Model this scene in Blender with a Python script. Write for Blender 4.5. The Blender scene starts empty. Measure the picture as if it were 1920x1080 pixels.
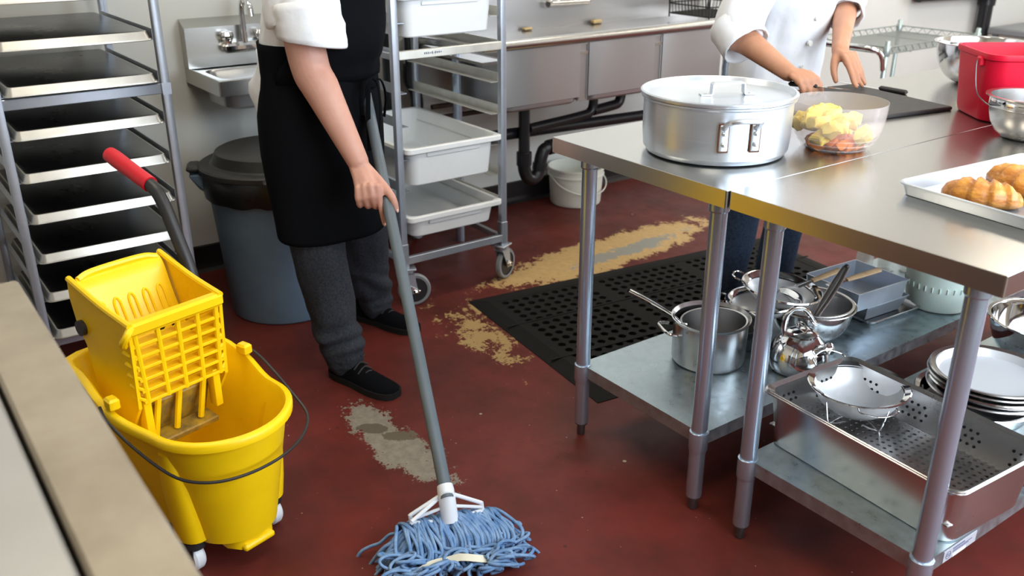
import bpy, bmesh, math, random
from math import pi, sin, cos, radians, sqrt
from mathutils import Vector as V, Matrix, noise
random.seed(7)
S = bpy.context.scene
C = S.collection
# ------------------------------------------------------------------ camera
cd = bpy.data.cameras.new('camera'); cam = bpy.data.objects.new('camera', cd); C.objects.link(cam); S.camera = cam
CAM = V((1.88209, -1.49800, 1.46782)); YAW, PITCH, FPX = -0.942328, 0.397507, 1743.06
fw = V((sin(YAW)*cos(PITCH), cos(YAW)*cos(PITCH), -sin(PITCH)))
cam.location = CAM
cam.rotation_euler = fw.to_track_quat('-Z', 'Y').to_euler()
cd.sensor_width = 36; cd.lens = FPX/1920*36; cd.clip_start = .05; cd.clip_end = 60
cd.dof.use_dof = True; cd.dof.focus_distance = 2.35; cd.dof.aperture_fstop = 4.0
# ------------------------------------------------------------------ world, lights, exposure
W = bpy.data.worlds.new('daylight'); S.world = W; W.use_nodes = True
W.node_tree.nodes['Background'].inputs[0].default_value = (.86, .93, 1, 1)
W.node_tree.nodes['Background'].inputs[1].default_value = 1.0
S.view_settings.view_transform = 'Standard'; S.view_settings.look = 'None'
S.view_settings.exposure = 0.0; S.view_settings.gamma = 1; S.view_settings.use_curve_mapping = False
S.cycles.max_bounces = 8; S.cycles.diffuse_bounces = 4; S.cycles.glossy_bounces = 5; S.cycles.transmission_bounces = 8
S.cycles.transparent_max_bounces = 12; S.cycles.caustics_reflective = False; S.cycles.caustics_refractive = False
def area(name, loc, tgt, sx, sy, power, col):
    l = bpy.data.lights.new(name, 'AREA'); l.shape = 'RECTANGLE'; l.size = sx; l.size_y = sy; l.energy = power; l.color = col
    o = bpy.data.objects.new(name, l); C.objects.link(o); o.location = loc
    o.rotation_euler = (V(tgt)-V(loc)).to_track_quat('-Z', 'Y').to_euler(); return o
# daylight coming in through the two window openings of the unseen front and right walls
area('window_daylight', (2.50, 1.20, 1.60), (-1, .95, .7), 3.7, 1.65, 150, (.79, .90, 1.0))
area('window_daylight_right', (1.0, 6.9, 1.8), (0, .3, .7), 2.4, 1.5, 75, (.90, .95, 1.0))
LAMPS = [(-.7, -.9), (-.7, 1.9), (1.3, -.9), (1.3, 1.9), (1.3, 4.6), (-.7, 4.6)]
for x, y in LAMPS:
    area('ceiling_lamp_light', (x, y, 2.93), (x, y, 0), .55, 1.15, 9.5, (1.0, .90, .72))

# ------------------------------------------------------------------ helpers
def tag(o, label=None, cat=None, group=None, kind=None):
    if label: o['label'] = label
    if cat: o['category'] = cat
    if group: o['group'] = group
    if kind: o['kind'] = kind
    return o
def thing(name, label, cat, loc=(0, 0, 0), rz=0, group=None):
    o = bpy.data.objects.new(name, None); C.objects.link(o); o.empty_display_size = .05
    o.location = loc; o.rotation_euler = (0, 0, rz)
    return tag(o, label, cat, group)
def copy_tree(o, parent=None):
    c = o.copy(); C.objects.link(c)
    if parent: c.parent = parent
    for ch in list(o.children): copy_tree(ch, c)
    return c
def circle(r, n, z=0): return [V((r*cos(2*pi*i/n), r*sin(2*pi*i/n), z)) for i in range(n)]
def rrect(w, d, r, z=0, n=4, cx=0, cy=0):
    out = []; r = min(r, w/2-1e-4, d/2-1e-4)
    for k, (sx, sy) in enumerate(((1, 1), (-1, 1), (-1, -1), (1, -1))):
        for i in range(n+1):
            a = pi/2*k + pi/2*i/n
            out.append(V((cx+sx*(w/2-r)+r*cos(a), cy+sy*(d/2-r)+r*sin(a), z)))
    return out
def catmull(pts, m=6, closed=False):
    P = [V(p) for p in pts]; n = len(P); out = []
    rng = range(n if closed else n-1)
    for i in rng:
        p0 = P[(i-1) % n] if (closed or i > 0) else P[0]*2-P[1]
        p1 = P[i]; p2 = P[(i+1) % n]
        p3 = P[(i+2) % n] if (closed or i+2 < n) else P[-1]*2-P[-2]
        for k in range(m):
            t = k/m
            out.append(.5*((2*p1)+(p2-p0)*t+(2*p0-5*p1+4*p2-p3)*t*t+(3*p1-p0-3*p2+p3)*t**3))
    if not closed: out.append(P[-1].copy())
    return out
def lerp_list(vals, m):
    out = []
    for i in range(len(vals)-1):
        for k in range(m): out.append(vals[i]+(vals[i+1]-vals[i])*k/m)
    out.append(vals[-1]); return out
class MB:
    def __init__(s): s.bm = bmesh.new(); s.M = Matrix.Identity(4)
    def v(s, p): return s.bm.verts.new(s.M @ V(p))
    def f(s, vs, mi=0):
        try:
            fc = s.bm.faces.new(vs); fc.material_index = mi; return fc
        except ValueError: return None
    def box(s, c, d, rz=0, bev=0, mi=0, rot=None):
        R = rot if rot is not None else Matrix.Rotation(rz, 3, 'Z')
        c = V(c); x, y, z = d[0]/2, d[1]/2, d[2]/2
        if bev <= 0:
            vs = [s.v(c+R@V((sx*x, sy*y, sz*z))) for sz in (-1, 1) for sx, sy in ((-1, -1), (1, -1), (1, 1), (-1, 1))]
            for q in ((3, 2, 1, 0), (4, 5, 6, 7), (0, 1, 5, 4), (1, 2, 6, 5), (2, 3, 7, 6), (3, 0, 4, 7)): s.f([vs[i] for i in q], mi)
        else:
            b = min(bev, x*.9, y*.9, z*.9); rings = []
            for zz, ins in ((-z, b), (-z+b, 0), (z-b, 0), (z, b)):
                rings.append([c+R@V(p) for p in rrect(2*x-2*ins, 2*y-2*ins, max(b-ins, b*.3), zz, 2)])
            s.loft(rings, mi=mi)
        return s
    def loft(s, rings, cap0=True, cap1=True, closed=True, mi=0, loop=False):
        L = [[s.v(p) for p in r] for r in rings]; n = len(L[0])
        if loop: L.append(L[0])
        for a, b in zip(L, L[1:]):
            for i in range(n if closed else n-1):
                j = (i+1) % n; s.f([a[i], a[j], b[j], b[i]], mi)
        if cap0 and not loop: s.f(list(reversed(L[0])), mi)
        if cap1 and not loop: s.f(L[-1], mi)
        return s
    def lathe(s, prof, n=40, c=(0, 0, 0), mi=0, cap0=True, cap1=True):
        c = V(c); rings = [[c+V((max(r, 1e-4)*cos(2*pi*i/n), max(r, 1e-4)*sin(2*pi*i/n), z)) for i in range(n)] for r, z in prof]
        return s.loft(rings, cap0, cap1, mi=mi)
    def tube(s, pts, r, n=10, closed=False, mi=0, cap=True, flat=None, up=None):
        P = [V(p) for p in pts]; m = len(P)
        rad = r if isinstance(r, (list, tuple)) else [r]*m
        rings = []; prev = None
        for i in range(m):
            if closed: t = P[(i+1) % m]-P[(i-1) % m]
            else: t = P[min(i+1, m-1)]-P[max(i-1, 0)]
            if t.length < 1e-9: t = V((0, 0, 1))
            t.normalize()
            if prev is None:
                u = V(up) if up is not None else (V((0, 0, 1)) if abs(t.z) < .9 else V((1, 0, 0)))
                a = (u-t*u.dot(t)).normalized()
            else:
                a = prev-t*prev.dot(t)
                a = a.normalized() if a.length > 1e-6 else t.orthogonal().normalized()
            prev = a; b = t.cross(a)
            fl = flat if flat else 1
            rings.append([P[i]+(a*cos(2*pi*k/n)*fl+b*sin(2*pi*k/n))*rad[i] for k in range(n)])
        return s.loft(rings, cap, cap, mi=mi, loop=closed)
    def rod(s, a, b, r, n=10, mi=0): return s.tube([a, b], r, n, mi=mi)
    def ball(s, c, r, n=10, mi=0, rot=None):
        r = V(r) if not isinstance(r, (int, float)) else V((r, r, r)); c = V(c)
        R = rot if rot is not None else Matrix.Identity(3); k = max(4, n//2)
        rings = [[c+R@V((r.x*sin(pi*i/k)*cos(2*pi*j/n), r.y*sin(pi*i/k)*sin(2*pi*j/n), -r.z*cos(pi*i/k))) for j in range(n)] for i in range(1, k)]
        top = s.v(c+R@V((0, 0, r.z))); bot = s.v(c+R@V((0, 0, -r.z)))
        L = [[s.v(p) for p in q] for q in rings]
        for a, b in zip(L, L[1:]):
            for i in range(n): s.f([a[i], a[(i+1) % n], b[(i+1) % n], b[i]], mi)
        for i in range(n):
            s.f([bot, L[0][(i+1) % n], L[0][i]], mi); s.f([top, L[-1][i], L[-1][(i+1) % n]], mi)
        return s
    def prism(s, poly, z0, z1, mi=0):
        return s.loft([[V((p[0], p[1], z0)) for p in poly], [V((p[0], p[1], z1)) for p in poly]], mi=mi)
    def plate_holes(s, x0, x1, y0, y1, z0, z1, nx, ny, hr, stagger=True, sides=8, mi=0, skip=None):
        """flat plate of nx x ny cells, each with a through hole"""
        dx, dy = (x1-x0)/nx, (y1-y0)/ny
        for i in range(nx):
            for j in range(ny):
                ax, ay = x0+i*dx, y0+j*dy; c = V((ax+dx/2, ay+dy/2, 0))
                cor = []
                for k in range(sides):
                    a = 2*pi*k/sides; m = max(abs(cos(a)), abs(sin(a)))
                    cor.append(V((cos(a)/m*dx/2, sin(a)/m*dy/2, 0)))
                off = V((0, 0, 0))
                hol = [V((hr*cos(2*pi*k/sides), hr*sin(2*pi*k/sides), 0)) for k in range(sides)]
                if skip and skip(i, j):
                    s.box((c.x, c.y, (z0+z1)/2), (dx, dy, z1-z0), mi=mi); continue
                T = [s.v(c+p+V((0, 0, z1))) for p in cor]; t = [s.v(c+off+p+V((0, 0, z1))) for p in hol]
                b = [s.v(c+off+p+V((0, 0, z0))) for p in hol]; B = [s.v(c+p+V((0, 0, z0))) for p in cor]
                for k in range(sides):
                    l = (k+1) % sides
                    s.f([T[k], T[l], t[l], t[k]], mi); s.f([t[k], t[l], b[l], b[k]], mi); s.f([b[k], b[l], B[l], B[k]], mi)
        return s
    def build(s, name, mat, parent=None, smooth=30, merge=False, recalc=True, **tags):
        if merge: bmesh.ops.remove_doubles(s.bm, verts=s.bm.verts, dist=1e-5)
        if recalc: bmesh.ops.recalc_face_normals(s.bm, faces=s.bm.faces)
        me = bpy.data.meshes.new(name); s.bm.to_mesh(me); s.bm.free()
        for m in (mat if isinstance(mat, (list, tuple)) else [mat]): me.materials.append(m)
        if smooth:
            me.polygons.foreach_set('use_smooth', [True]*len(me.polygons))
            try: me.set_sharp_from_angle(angle=radians(smooth))
            except Exception: pass
        o = bpy.data.objects.new(name, me); C.objects.link(o)
        if parent: o.parent = parent
        return tag(o, **tags)
def fused(mb, name, mat, parent, voxel=.006, smooth=3, disp=None):
    """one continuous skin over everything in mb"""
    bmesh.ops.recalc_face_normals(mb.bm, faces=mb.bm.faces)
    me = bpy.data.meshes.new('tmp'); mb.bm.to_mesh(me); mb.bm.free()
    o = bpy.data.objects.new('tmp', me); C.objects.link(o)
    m = o.modifiers.new('r', 'REMESH'); m.mode = 'VOXEL'; m.voxel_size = voxel
    k = o.modifiers.new('s', 'SMOOTH'); k.iterations = smooth; k.factor = .5
    dg = bpy.context.evaluated_depsgraph_get()
    res = bpy.data.meshes.new_from_object(o.evaluated_get(dg)); bpy.data.objects.remove(o)
    if disp:
        res.calc_loop_triangles()
        ns = [v.normal.copy() for v in res.vertices]
        for v, n in zip(res.vertices, ns): v.co += n*disp(v.co, n)
    res.polygons.foreach_set('use_smooth', [True]*len(res.polygons))
    res.materials.clear(); res.materials.append(mat); res.name = name
    r = bpy.data.objects.new(name, res); C.objects.link(r); r.parent = parent
    return r
# ------------------------------------------------------------------ materials
def nodes(m): m.use_nodes = True; return m.node_tree.nodes, m.node_tree.links, m.node_tree.nodes['Principled BSDF']
def mat(name, col, rough=.5, metal=0, var=0, vscale=8, stretch=(1, 1, 1), bump=0, bscale=60, rvar=0, spec=.5, trans=0, ior=1.45, alpha=1, sss=0, coat=0, col2=None, aniso=0):
    m = bpy.data.materials.new(name); N, L, P = nodes(m)
    P.inputs['Base Color'].default_value = (*col, 1); P.inputs['Roughness'].default_value = rough; P.inputs['Metallic'].default_value = metal
    P.inputs['Specular IOR Level'].default_value = spec; P.inputs['Transmission Weight'].default_value = trans; P.inputs['IOR'].default_value = ior
    P.inputs['Alpha'].default_value = alpha; P.inputs['Coat Weight'].default_value = coat; P.inputs['Anisotropic'].default_value = aniso
    if sss: P.inputs['Subsurface Weight'].default_value = sss; P.inputs['Subsurface Radius'].default_value = (.012, .005, .003); P.inputs['Subsurface Scale'].default_value = 1
    if var or rvar or bump or col2:
        tc = N.new('ShaderNodeTexCoord'); mp = N.new('ShaderNodeMapping'); mp.inputs['Scale'].default_value = stretch
        L.new(tc.outputs['Object'], mp.inputs[0])
    if var or rvar or col2:
        nz = N.new('ShaderNodeTexNoise'); nz.inputs['Scale'].default_value = vscale; nz.inputs['Detail'].default_value = 6; nz.inputs['Roughness'].default_value = .6
        L.new(mp.outputs[0], nz.inputs['Vector'])
        if var or col2:
            rp = N.new('ShaderNodeValToRGB'); rp.color_ramp.elements[0].position = .32; rp.color_ramp.elements[1].position = .68
            c2 = col2 if col2 else tuple(min(1, c*(1+var)) for c in col); c1 = col if col2 else tuple(c*(1-var) for c in col)
            rp.color_ramp.elements[0].color = (*c1, 1); rp.color_ramp.elements[1].color = (*c2, 1)
            L.new(nz.outputs['Fac'], rp.inputs[0]); L.new(rp.outputs[0], P.inputs['Base Color'])
        if rvar:
            mr = N.new('ShaderNodeMapRange'); mr.inputs['From Min'].default_value = .3; mr.inputs['From Max'].default_value = .7
            mr.inputs['To Min'].default_value = max(.02, rough-rvar); mr.inputs['To Max'].default_value = rough+rvar
            L.new(nz.outputs['Fac'], mr.inputs[0]); L.new(mr.outputs[0], P.inputs['Roughness'])
    if bump:
        nb = N.new('ShaderNodeTexNoise'); nb.inputs['Scale'].default_value = bscale; nb.inputs['Detail'].default_value = 4
        L.new(mp.outputs[0], nb.inputs['Vector']); bp = N.new('ShaderNodeBump'); bp.inputs['Strength'].default_value = bump; bp.inputs['Distance'].default_value = .002 if bscale > 30 else .012
        L.new(nb.outputs['Fac'], bp.inputs['Height']); L.new(bp.outputs[0], P.inputs['Normal'])
    return m
M = {}
M['steel'] = mat('brushed_steel', (.555, .55, .535), .25, 1, rvar=.015, vscale=4, stretch=(160, 2.5, 160), var=.008)
M['steel_v'] = mat('brushed_steel_panel', (.45, .44, .445), .34, .78)
M['tube'] = mat('galvanised_tube', (.49, .59, .72), .24, .77)
M['chrome'] = mat('chrome', (.80, .80, .81), .07, 1)
M['polish'] = mat('polished_steel', (.70, .69, .68), .13, 1, rvar=.05, vscale=10)
M['satin'] = mat('satin_steel', (.58, .57, .565), .25, 1, rvar=.03, vscale=5)
M['alu'] = mat('spun_aluminium', (.66, .71, .78), .32, .78, rvar=.04, vscale=5, stretch=(1, 1, 40), var=.015)
M['alu_rack'] = mat('rack_aluminium', (.47, .51, .58), .34, .70, var=.05, vscale=20)
M['rack_white'] = mat('white_rack_bar', (.68, .67, .62), .4, .6, var=.1, vscale=12)
M['pan'] = mat('sheet_pan_aluminium', (.63, .605, .55), .36, .85, var=.10, vscale=7, rvar=.06)
M['pan_in'] = mat('pan_metal_dark_reflection', (.13, .13, .132), .30, 1, var=.18, vscale=4, rvar=.06)  # dark metal; the dark reflection of the pan above is put into its colour
M['galv'] = mat('galvanised_shelf', (.40, .475, .515), .36, .9, var=.15, vscale=34, rvar=.12)
M['yellow'] = mat('yellow_plastic', (.96, .625, .004), .33, 0, var=.05, vscale=7, rvar=.06, bump=.03, bscale=120)
M['yellow_worn'] = mat('grimy_yellow_plastic', (.50, .30, .02), .5, 0, col2=(.16, .11, .04), vscale=30)
M['black_pl'] = mat('black_plastic', (.022, .022, .024), .42)
M['rubber'] = mat('black_rubber', (.014, .014, .0135), .68, bump=.2, bscale=200, spec=.14)
M['grey_rub'] = mat('grey_rubber_tyre', (.26, .27, .29), .55)
M['red_pl'] = mat('red_plastic', (.68, .006, .034), .42, var=.06, vscale=12, spec=.3)
M['red_grip'] = mat('red_grip', (.62, .010, .022), .4)
M['white_pl'] = mat('white_plastic', (.80, .80, .78), .38, sss=.0, var=.02)
M['bin'] = mat('white_food_box', (.87, .89, .90), .38, var=.025, vscale=9)
M['cream'] = mat('cream_plastic', (.78, .78, .70), .42, var=.03)
M['clamp'] = mat('pale_grey_plastic', (.74, .77, .82), .35)
M['shaft'] = mat('grey_fibreglass_shaft', (.105, .132, .155), .42, var=.06, vscale=14)
M['trash'] = mat('blue_grey_plastic', (.15, .225, .31), .5, var=.12, vscale=5, bump=.04)
M['lid'] = mat('dark_grey_lid', (.030, .030, .029), .5, var=.2, vscale=14)
M['bag'] = mat('black_bin_liner', (.012, .012, .013), .28, bump=.5, bscale=40)
M['cloth_w'] = mat('white_cotton', (.80, .815, .85), .85, bump=.35, bscale=14, var=.01)
M['cloth_b'] = mat('black_cotton', (.0045, .005, .0065), .9, spec=.06, bump=.15, bscale=300)
M['wool'] = mat('charcoal_wool', (.020, .023, .030), .95, col2=(.046, .051, .062), vscale=150, bump=.5, bscale=420, spec=.2)
M['denim'] = mat('dark_denim', (.026, .040, .072), .9, col2=(.05, .075, .12), vscale=120, bump=.3, bscale=400, spec=.2)
M['skin'] = mat('skin', (.54, .275, .21), .5, sss=.12, col2=(.60, .33, .255), vscale=14, bump=.12, bscale=160)
M['skin2'] = mat('tanned_skin', (.50, .235, .135), .5, sss=.12, col2=(.58, .29, .18), vscale=14, bump=.1, bscale=160)
M['lip'] = mat('lips', (.48, .19, .16), .5)
M['nail'] = mat('nail', (.78, .50, .42), .3)
M['hair'] = mat('dark_hair', (.022, .015, .011), .6, bump=.6, bscale=200)
M['eye'] = mat('eye_white', (.8, .8, .78), .2)
M['iris'] = mat('iris', (.03, .018, .012), .2)
M['yarn'] = mat('blue_mop_yarn', (.10, .215, .43), .95, col2=(.27, .40, .60), vscale=30, bump=.7, bscale=300, spec=.15)
M['tape'] = mat('cream_tape', (.72, .68, .55), .9)
M['crust'] = mat('croissant_crust', (.36, .105, .010), .38, col2=(.70, .31, .045), vscale=26, stretch=(1, 1, 2.2), bump=.8, bscale=110, coat=.2)
M['pine'] = mat('pineapple_flesh', (.90, .60, .05), .35, col2=(.92, .74, .20), vscale=60, sss=.1, bump=.3, bscale=120)
M['carrot'] = mat('orange_fruit', (.85, .24, .02), .4, var=.1, vscale=30)
M['board'] = mat('black_cutting_board', (.030, .030, .031), .5, var=.15, vscale=30, bump=.1, bscale=200)
M['wood'] = mat('pale_wood', (.55, .35, .19), .6, col2=(.66, .46, .27), vscale=12, stretch=(1, 8, 8))
M['pipe'] = mat('black_abs_pipe', (.014, .014, .017), .3)
M['copper'] = mat('dull_brown_pipe', (.10, .065, .05), .5, .5)
M['wire'] = mat('dark_wire', (.03, .03, .026), .4, .6)
M['tan'] = mat('tan_plastic', (.62, .45, .22), .5)
M['grime'] = mat('rust_grime', (.16, .055, .02), .8)
M['dark'] = mat('dark_gap', (.01, .01, .01), .8)
M['wall'] = mat('painted_wall', (.74, .75, .72), .55, var=.025, vscale=2.5, bump=.08, bscale=40)
M['wallside'] = mat('painted_wall_warm', (.62, .58, .50), .7, var=.03)
M['base'] = mat('dark_cove_base', (.016, .013, .014), .35, var=.2)
M['ceil'] = mat('ceiling_white', (.78, .77, .73), .8)
M['foot'] = mat('dark_steel_foot', (.16, .155, .155), .35, .8)
M['cartwire'] = mat('zinc_wire', (.40, .46, .44), .35, .7)
M['sticker'] = mat('silver_label', (.60, .62, .70), .4, .3)
M['ink'] = mat('dark_ink', (.07, .08, .17), .6)
M['label_w'] = mat('white_label', (.82, .83, .85), .5)
M['cab'] = mat('dark_cabinet', (.085, .06, .045), .5)
M['counter'] = mat('worn_steel_counter', (.26, .215, .155), .42, .3, col2=(.36, .31, .235), vscale=9, rvar=.06)
M['counter_in'] = mat('grey_steel_counter', (.40, .39, .375), .38, .4, var=.06, vscale=5)
M['tub'] = mat('milky_green_plastic', (.78, .92, .84), .4, sss=.2)
M['clear'] = mat('clear_plastic', (.97, .95, .95), .06, trans=1, ior=1.28)
M['jar'] = mat('clear_glass', (.95, .97, .96), .04, trans=1, ior=1.3)
# wire mesh of the strainers: fine metal with open weave
m = bpy.data.materials.new('wire_gauze'); N, L, P = nodes(m); M['gauze'] = m
P.inputs['Base Color'].default_value = (.86, .86, .88, 1); P.inputs['Metallic'].default_value = .25; P.inputs['Roughness'].default_value = .36; P.inputs['Alpha'].default_value = .86
# thin milky clear plastic: mostly see-through with a faint haze
m = bpy.data.materials.new('hazy_clear_plastic'); N, L, P = nodes(m); M['clear'] = m
P.inputs['Base Color'].default_value = (.93, .86, .86, 1); P.inputs['Roughness'].default_value = .12; P.inputs['Alpha'].default_value = .17; P.inputs['Specular IOR Level'].default_value = .8
m = bpy.data.materials.new('clear_jar_plastic'); N, L, P = nodes(m); M['jar'] = m
P.inputs['Base Color'].default_value = (.9, .93, .9, 1); P.inputs['Roughness'].default_value = .08; P.inputs['Alpha'].default_value = .28; P.inputs['Specular IOR Level'].default_value = .9
# lamps
m = bpy.data.materials.new('lamp_diffuser'); N, L, P = nodes(m); M['lamp'] = m
P.inputs['Emission Color'].default_value = (1, .89, .70, 1); P.inputs['Emission Strength'].default_value = 5
# red painted concrete floor with two worn-through places
def floor_mat():
    m = bpy.data.materials.new('red_painted_concrete'); N, L, P = nodes(m)
    tc = N.new('ShaderNodeTexCoord')
    def math_(op, a, b=None, c=None):
        n = N.new('ShaderNodeMath'); n.operation = op
        for i, x in enumerate((a, b, c)):
            if x is None: continue
            if isinstance(x, (int, float)): n.inputs[i].default_value = x
            else: L.new(x, n.inputs[i])
        return n.outputs[0]
    def noise_(scale, det=6, rough=.6, vec=None):
        n = N.new('ShaderNodeTexNoise'); n.inputs['Scale'].default_value = scale; n.inputs['Detail'].default_value = det; n.inputs['Roughness'].default_value = rough
        L.new(vec if vec else tc.outputs['Object'], n.inputs['Vector']); return n.outputs['Fac']
    def ramp(x, a, b):
        n = N.new('ShaderNodeMapRange'); n.inputs['From Min'].default_value = a; n.inputs['From Max'].default_value = b; L.new(x, n.inputs[0]); return n.outputs[0]
    def mix(fac, a, b):
        n = N.new('ShaderNodeMix'); n.data_type = 'RGBA'; L.new(fac, n.inputs[0])
        for k, x in ((6, a), (7, b)):
            if isinstance(x, tuple): n.inputs[k].default_value = (*x, 1)
            else: L.new(x, n.inputs[k])
        return n.outputs[2]
    sp = N.new('ShaderNodeSeparateXYZ'); L.new(tc.outputs['Object'], sp.inputs[0]); X, Y = sp.outputs[0], sp.outputs[1]
    def ell(cx, cy, ang, ra, rb):
        dx = math_('SUBTRACT', X, cx); dy = math_('SUBTRACT', Y, cy); c, s = cos(ang), sin(ang)
        u = math_('DIVIDE', math_('ADD', math_('MULTIPLY', dx, c), math_('MULTIPLY', dy, s)), ra)
        v = math_('DIVIDE', math_('SUBTRACT', math_('MULTIPLY', dy, c), math_('MULTIPLY', dx, s)), rb)
        return math_('SQRT', math_('ADD', math_('MULTIPLY', u, u), math_('MULTIPLY', v, v)))
    n1 = noise_(9, 8, .65); n2 = noise_(38, 6, .7); n3 = noise_(3, 4)
    n4 = noise_(110, 4, .7); wob = math_('ADD', math_('ADD', math_('MULTIPLY', math_('SUBTRACT', n1, .5), 2.3), math_('MULTIPLY', math_('SUBTRACT', n2, .5), 1.5)), math_('MULTIPLY', math_('SUBTRACT', n4, .5), .9))
    base = mix(ramp(n3, .35, .65), (.090, .019, .014), (.160, .028, .022))
    base = mix(math_('MULTIPLY', ramp(n1, .52, .75), .55), base, (.07, .022, .017))
    # scattered chips and crumbs
    vo = N.new('ShaderNodeTexVoronoi'); vo.inputs['Scale'].default_value = 11; L.new(tc.outputs['Object'], vo.inputs['Vector'])
    hv = N.new('ShaderNodeSeparateColor'); L.new(vo.outputs['Color'], hv.inputs[0])
    chip = math_('MULTIPLY', math_('LESS_THAN', vo.outputs['Distance'], math_('MULTIPLY', hv.outputs[0], .075)), math_('GREATER_THAN', hv.outputs[1], .60))
    base = mix(chip, base, (.42, .33, .25))
    vo3 = N.new('ShaderNodeTexVoronoi'); vo3.inputs['Scale'].default_value = 42; L.new(tc.outputs['Object'], vo3.inputs['Vector'])
    hv3 = N.new('ShaderNodeSeparateColor'); L.new(vo3.outputs['Color'], hv3.inputs[0])
    c3 = math_('MULTIPLY', math_('LESS_THAN', vo3.outputs['Distance'], math_('MULTIPLY', hv3.outputs[0], .10)), math_('GREATER_THAN', hv3.outputs[1], .74))
    base = mix(c3, base, (.36, .24, .18))
    vo2 = N.new('ShaderNodeTexVoronoi'); vo2.inputs['Scale'].default_value = 24; L.new(tc.outputs['Object'], vo2.inputs['Vector'])
    hv2 = N.new('ShaderNodeSeparateColor'); L.new(vo2.outputs['Color'], hv2.inputs[0])
    dk = math_('MULTIPLY', math_('LESS_THAN', vo2.outputs['Distance'], math_('MULTIPLY', hv2.outputs[0], .14)), math_('GREATER_THAN', hv2.outputs[1], .8))
    base = mix(math_('MULTIPLY', dk, .8), base, (.05, .02, .016))
    # tan worn patch by the sink
    e1 = math_('ADD', ell(-1.03, 1.16, 1.66, .66, .155), math_('MULTIPLY', wob, .62))
    tan = ramp(e1, 1.0, .96)
    tcol = mix(ramp(n2, .35, .65), (.50, .33, .14), (.62, .42, .19))
    e1b = math_('ADD', ell(-1.00, 1.25, 1.66, .34, .05), math_('MULTIPLY', wob, 1.3)); tcol = mix(ramp(e1b, 1.0, .8), tcol, (.30, .30, .27))
    base = mix(tan, base, tcol)
    for cx, cy, an, ra, rb in ((-.88, .33, -.3, .07, .025), (-.66, .2, -.1, .25, .09)):
        ex = math_('ADD', ell(cx, cy, an, ra, rb), math_('MULTIPLY', wob, 2.2)); base = mix(ramp(ex, .75, .62), base, (.46, .31, .13))
    # grey bare concrete by the mop
    e2 = math_('ADD', ell(-.20, -.405, .02, .25, .075), math_('MULTIPLY', wob, .95))
    gcol = mix(ramp(n2, .35, .65), (.20, .175, .14), (.28, .245, .20))
    e2b = math_('ADD', ell(-.225, -.36, 1.1, .07, .032), math_('MULTIPLY', wob, .5)); gcol = mix(ramp(e2b, 1.0, .9), gcol, (.13, .105, .07))
    e2c = math_('ADD', ell(-.31, -.42, .8, .05, .03), math_('MULTIPLY', wob, .5)); gcol = mix(ramp(e2c, 1.0, .9), gcol, (.12, .10, .075))
    base = mix(ramp(e2, 1.0, .95), base, gcol)
    L.new(base, P.inputs['Base Color'])
    rr = N.new('ShaderNodeMapRange'); rr.inputs['From Min'].default_value = .3; rr.inputs['From Max'].default_value = .7; rr.inputs['To Min'].default_value = .34; rr.inputs['To Max'].default_value = .50
    L.new(n1, rr.inputs[0]); L.new(rr.outputs[0], P.inputs['Roughness']); P.inputs['Specular IOR Level'].default_value = .20
    bp = N.new('ShaderNodeBump'); bp.inputs['Strength'].default_value = .12; bp.inputs['Distance'].default_value = .003
    L.new(n2, bp.inputs['Height']); L.new(bp.outputs[0], P.inputs['Normal'])
    return m
M['floor'] = floor_mat()
# ------------------------------------------------------------------ the room
def struct(name, mb, m): return mb.build(name, m, smooth=0, kind='structure')
X0, X1, Y0, Y1, H = -1.88, 2.60, -3.2, 7.0, 3.0
struct('floor', MB().box(((X0+X1)/2, (Y0+Y1)/2, -.05), (X1-X0+.2, Y1-Y0+.2, .1)), M['floor'])
struct('ceiling', MB().box(((X0+X1)/2, (Y0+Y1)/2, H+.05), (X1-X0+.2, Y1-Y0+.2, .1)), M['ceil'])
struct('wall_back', MB().box((X0-.05, (Y0+Y1)/2, H/2), (.1, Y1-Y0+.2, H)), M['wall'])
struct('wall_left', MB().box(((X0+X1)/2, Y0-.05, H/2), (X1-X0, .1, H)), M['wallside'])
def wall_hole(name, axis, pos, a0, a1, h0, h1, z0, z1):
    mb = MB()
    for b0, b1, c0, c1 in ((a0, h0, 0, H), (h1, a1, 0, H), (h0, h1, 0, z0), (h0, h1, z1, H)):
        c = ((b0+b1)/2, (c0+c1)/2); d = (b1-b0, c1-c0)
        if axis == 'x': mb.box((pos, c[0], c[1]), (.1, d[0], d[1]))
        else: mb.box((c[0], pos, c[1]), (d[0], .1, d[1]))
    struct(name, mb, M['wallside'])
wall_hole('wall_front', 'x', X1+.05, Y0, Y1, -.70, 3.10, .75, 2.45)
wall_hole('wall_right', 'y', Y1+.05, X0, X1, -.2, 2.2, 1.0, 2.6)
def window(name, axis, pos, h0, h1, z0, z1):
    mb = MB()
    for b0, b1, c0, c1 in ((h0, h1, z0, z0+.06), (h0, h1, z1-.06, z1), (h0, h0+.06, z0, z1), (h1-.06, h1, z0, z1), ((h0+h1)/2-.025, (h0+h1)/2+.025, z0, z1)):
        c = ((b0+b1)/2, (c0+c1)/2); d = (b1-b0, c1-c0)
        if axis == 'x': mb.box((pos, c[0], c[1]), (.06, d[0], d[1]))
        else: mb.box((c[0], pos, c[1]), (d[0], .06, d[1]))
    struct(name, mb, M['white_pl'])
window('window_1', 'x', X1+.05, -.70, 3.10, .75, 2.45)
window('window_2', 'y', Y1+.05, -.2, 2.2, 1.0, 2.6)
mb = MB(); prof = [(X0, 0), (X0+.03, 0), (X0+.014, .012), (X0+.010, .03), (X0+.010, .108), (X0, .112)]
mb.loft([[V((x, Y0, z)) for x, z in prof], [V((x, Y1, z)) for x, z in prof]]); struct('baseboard_back', mb, M['base'])
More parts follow.
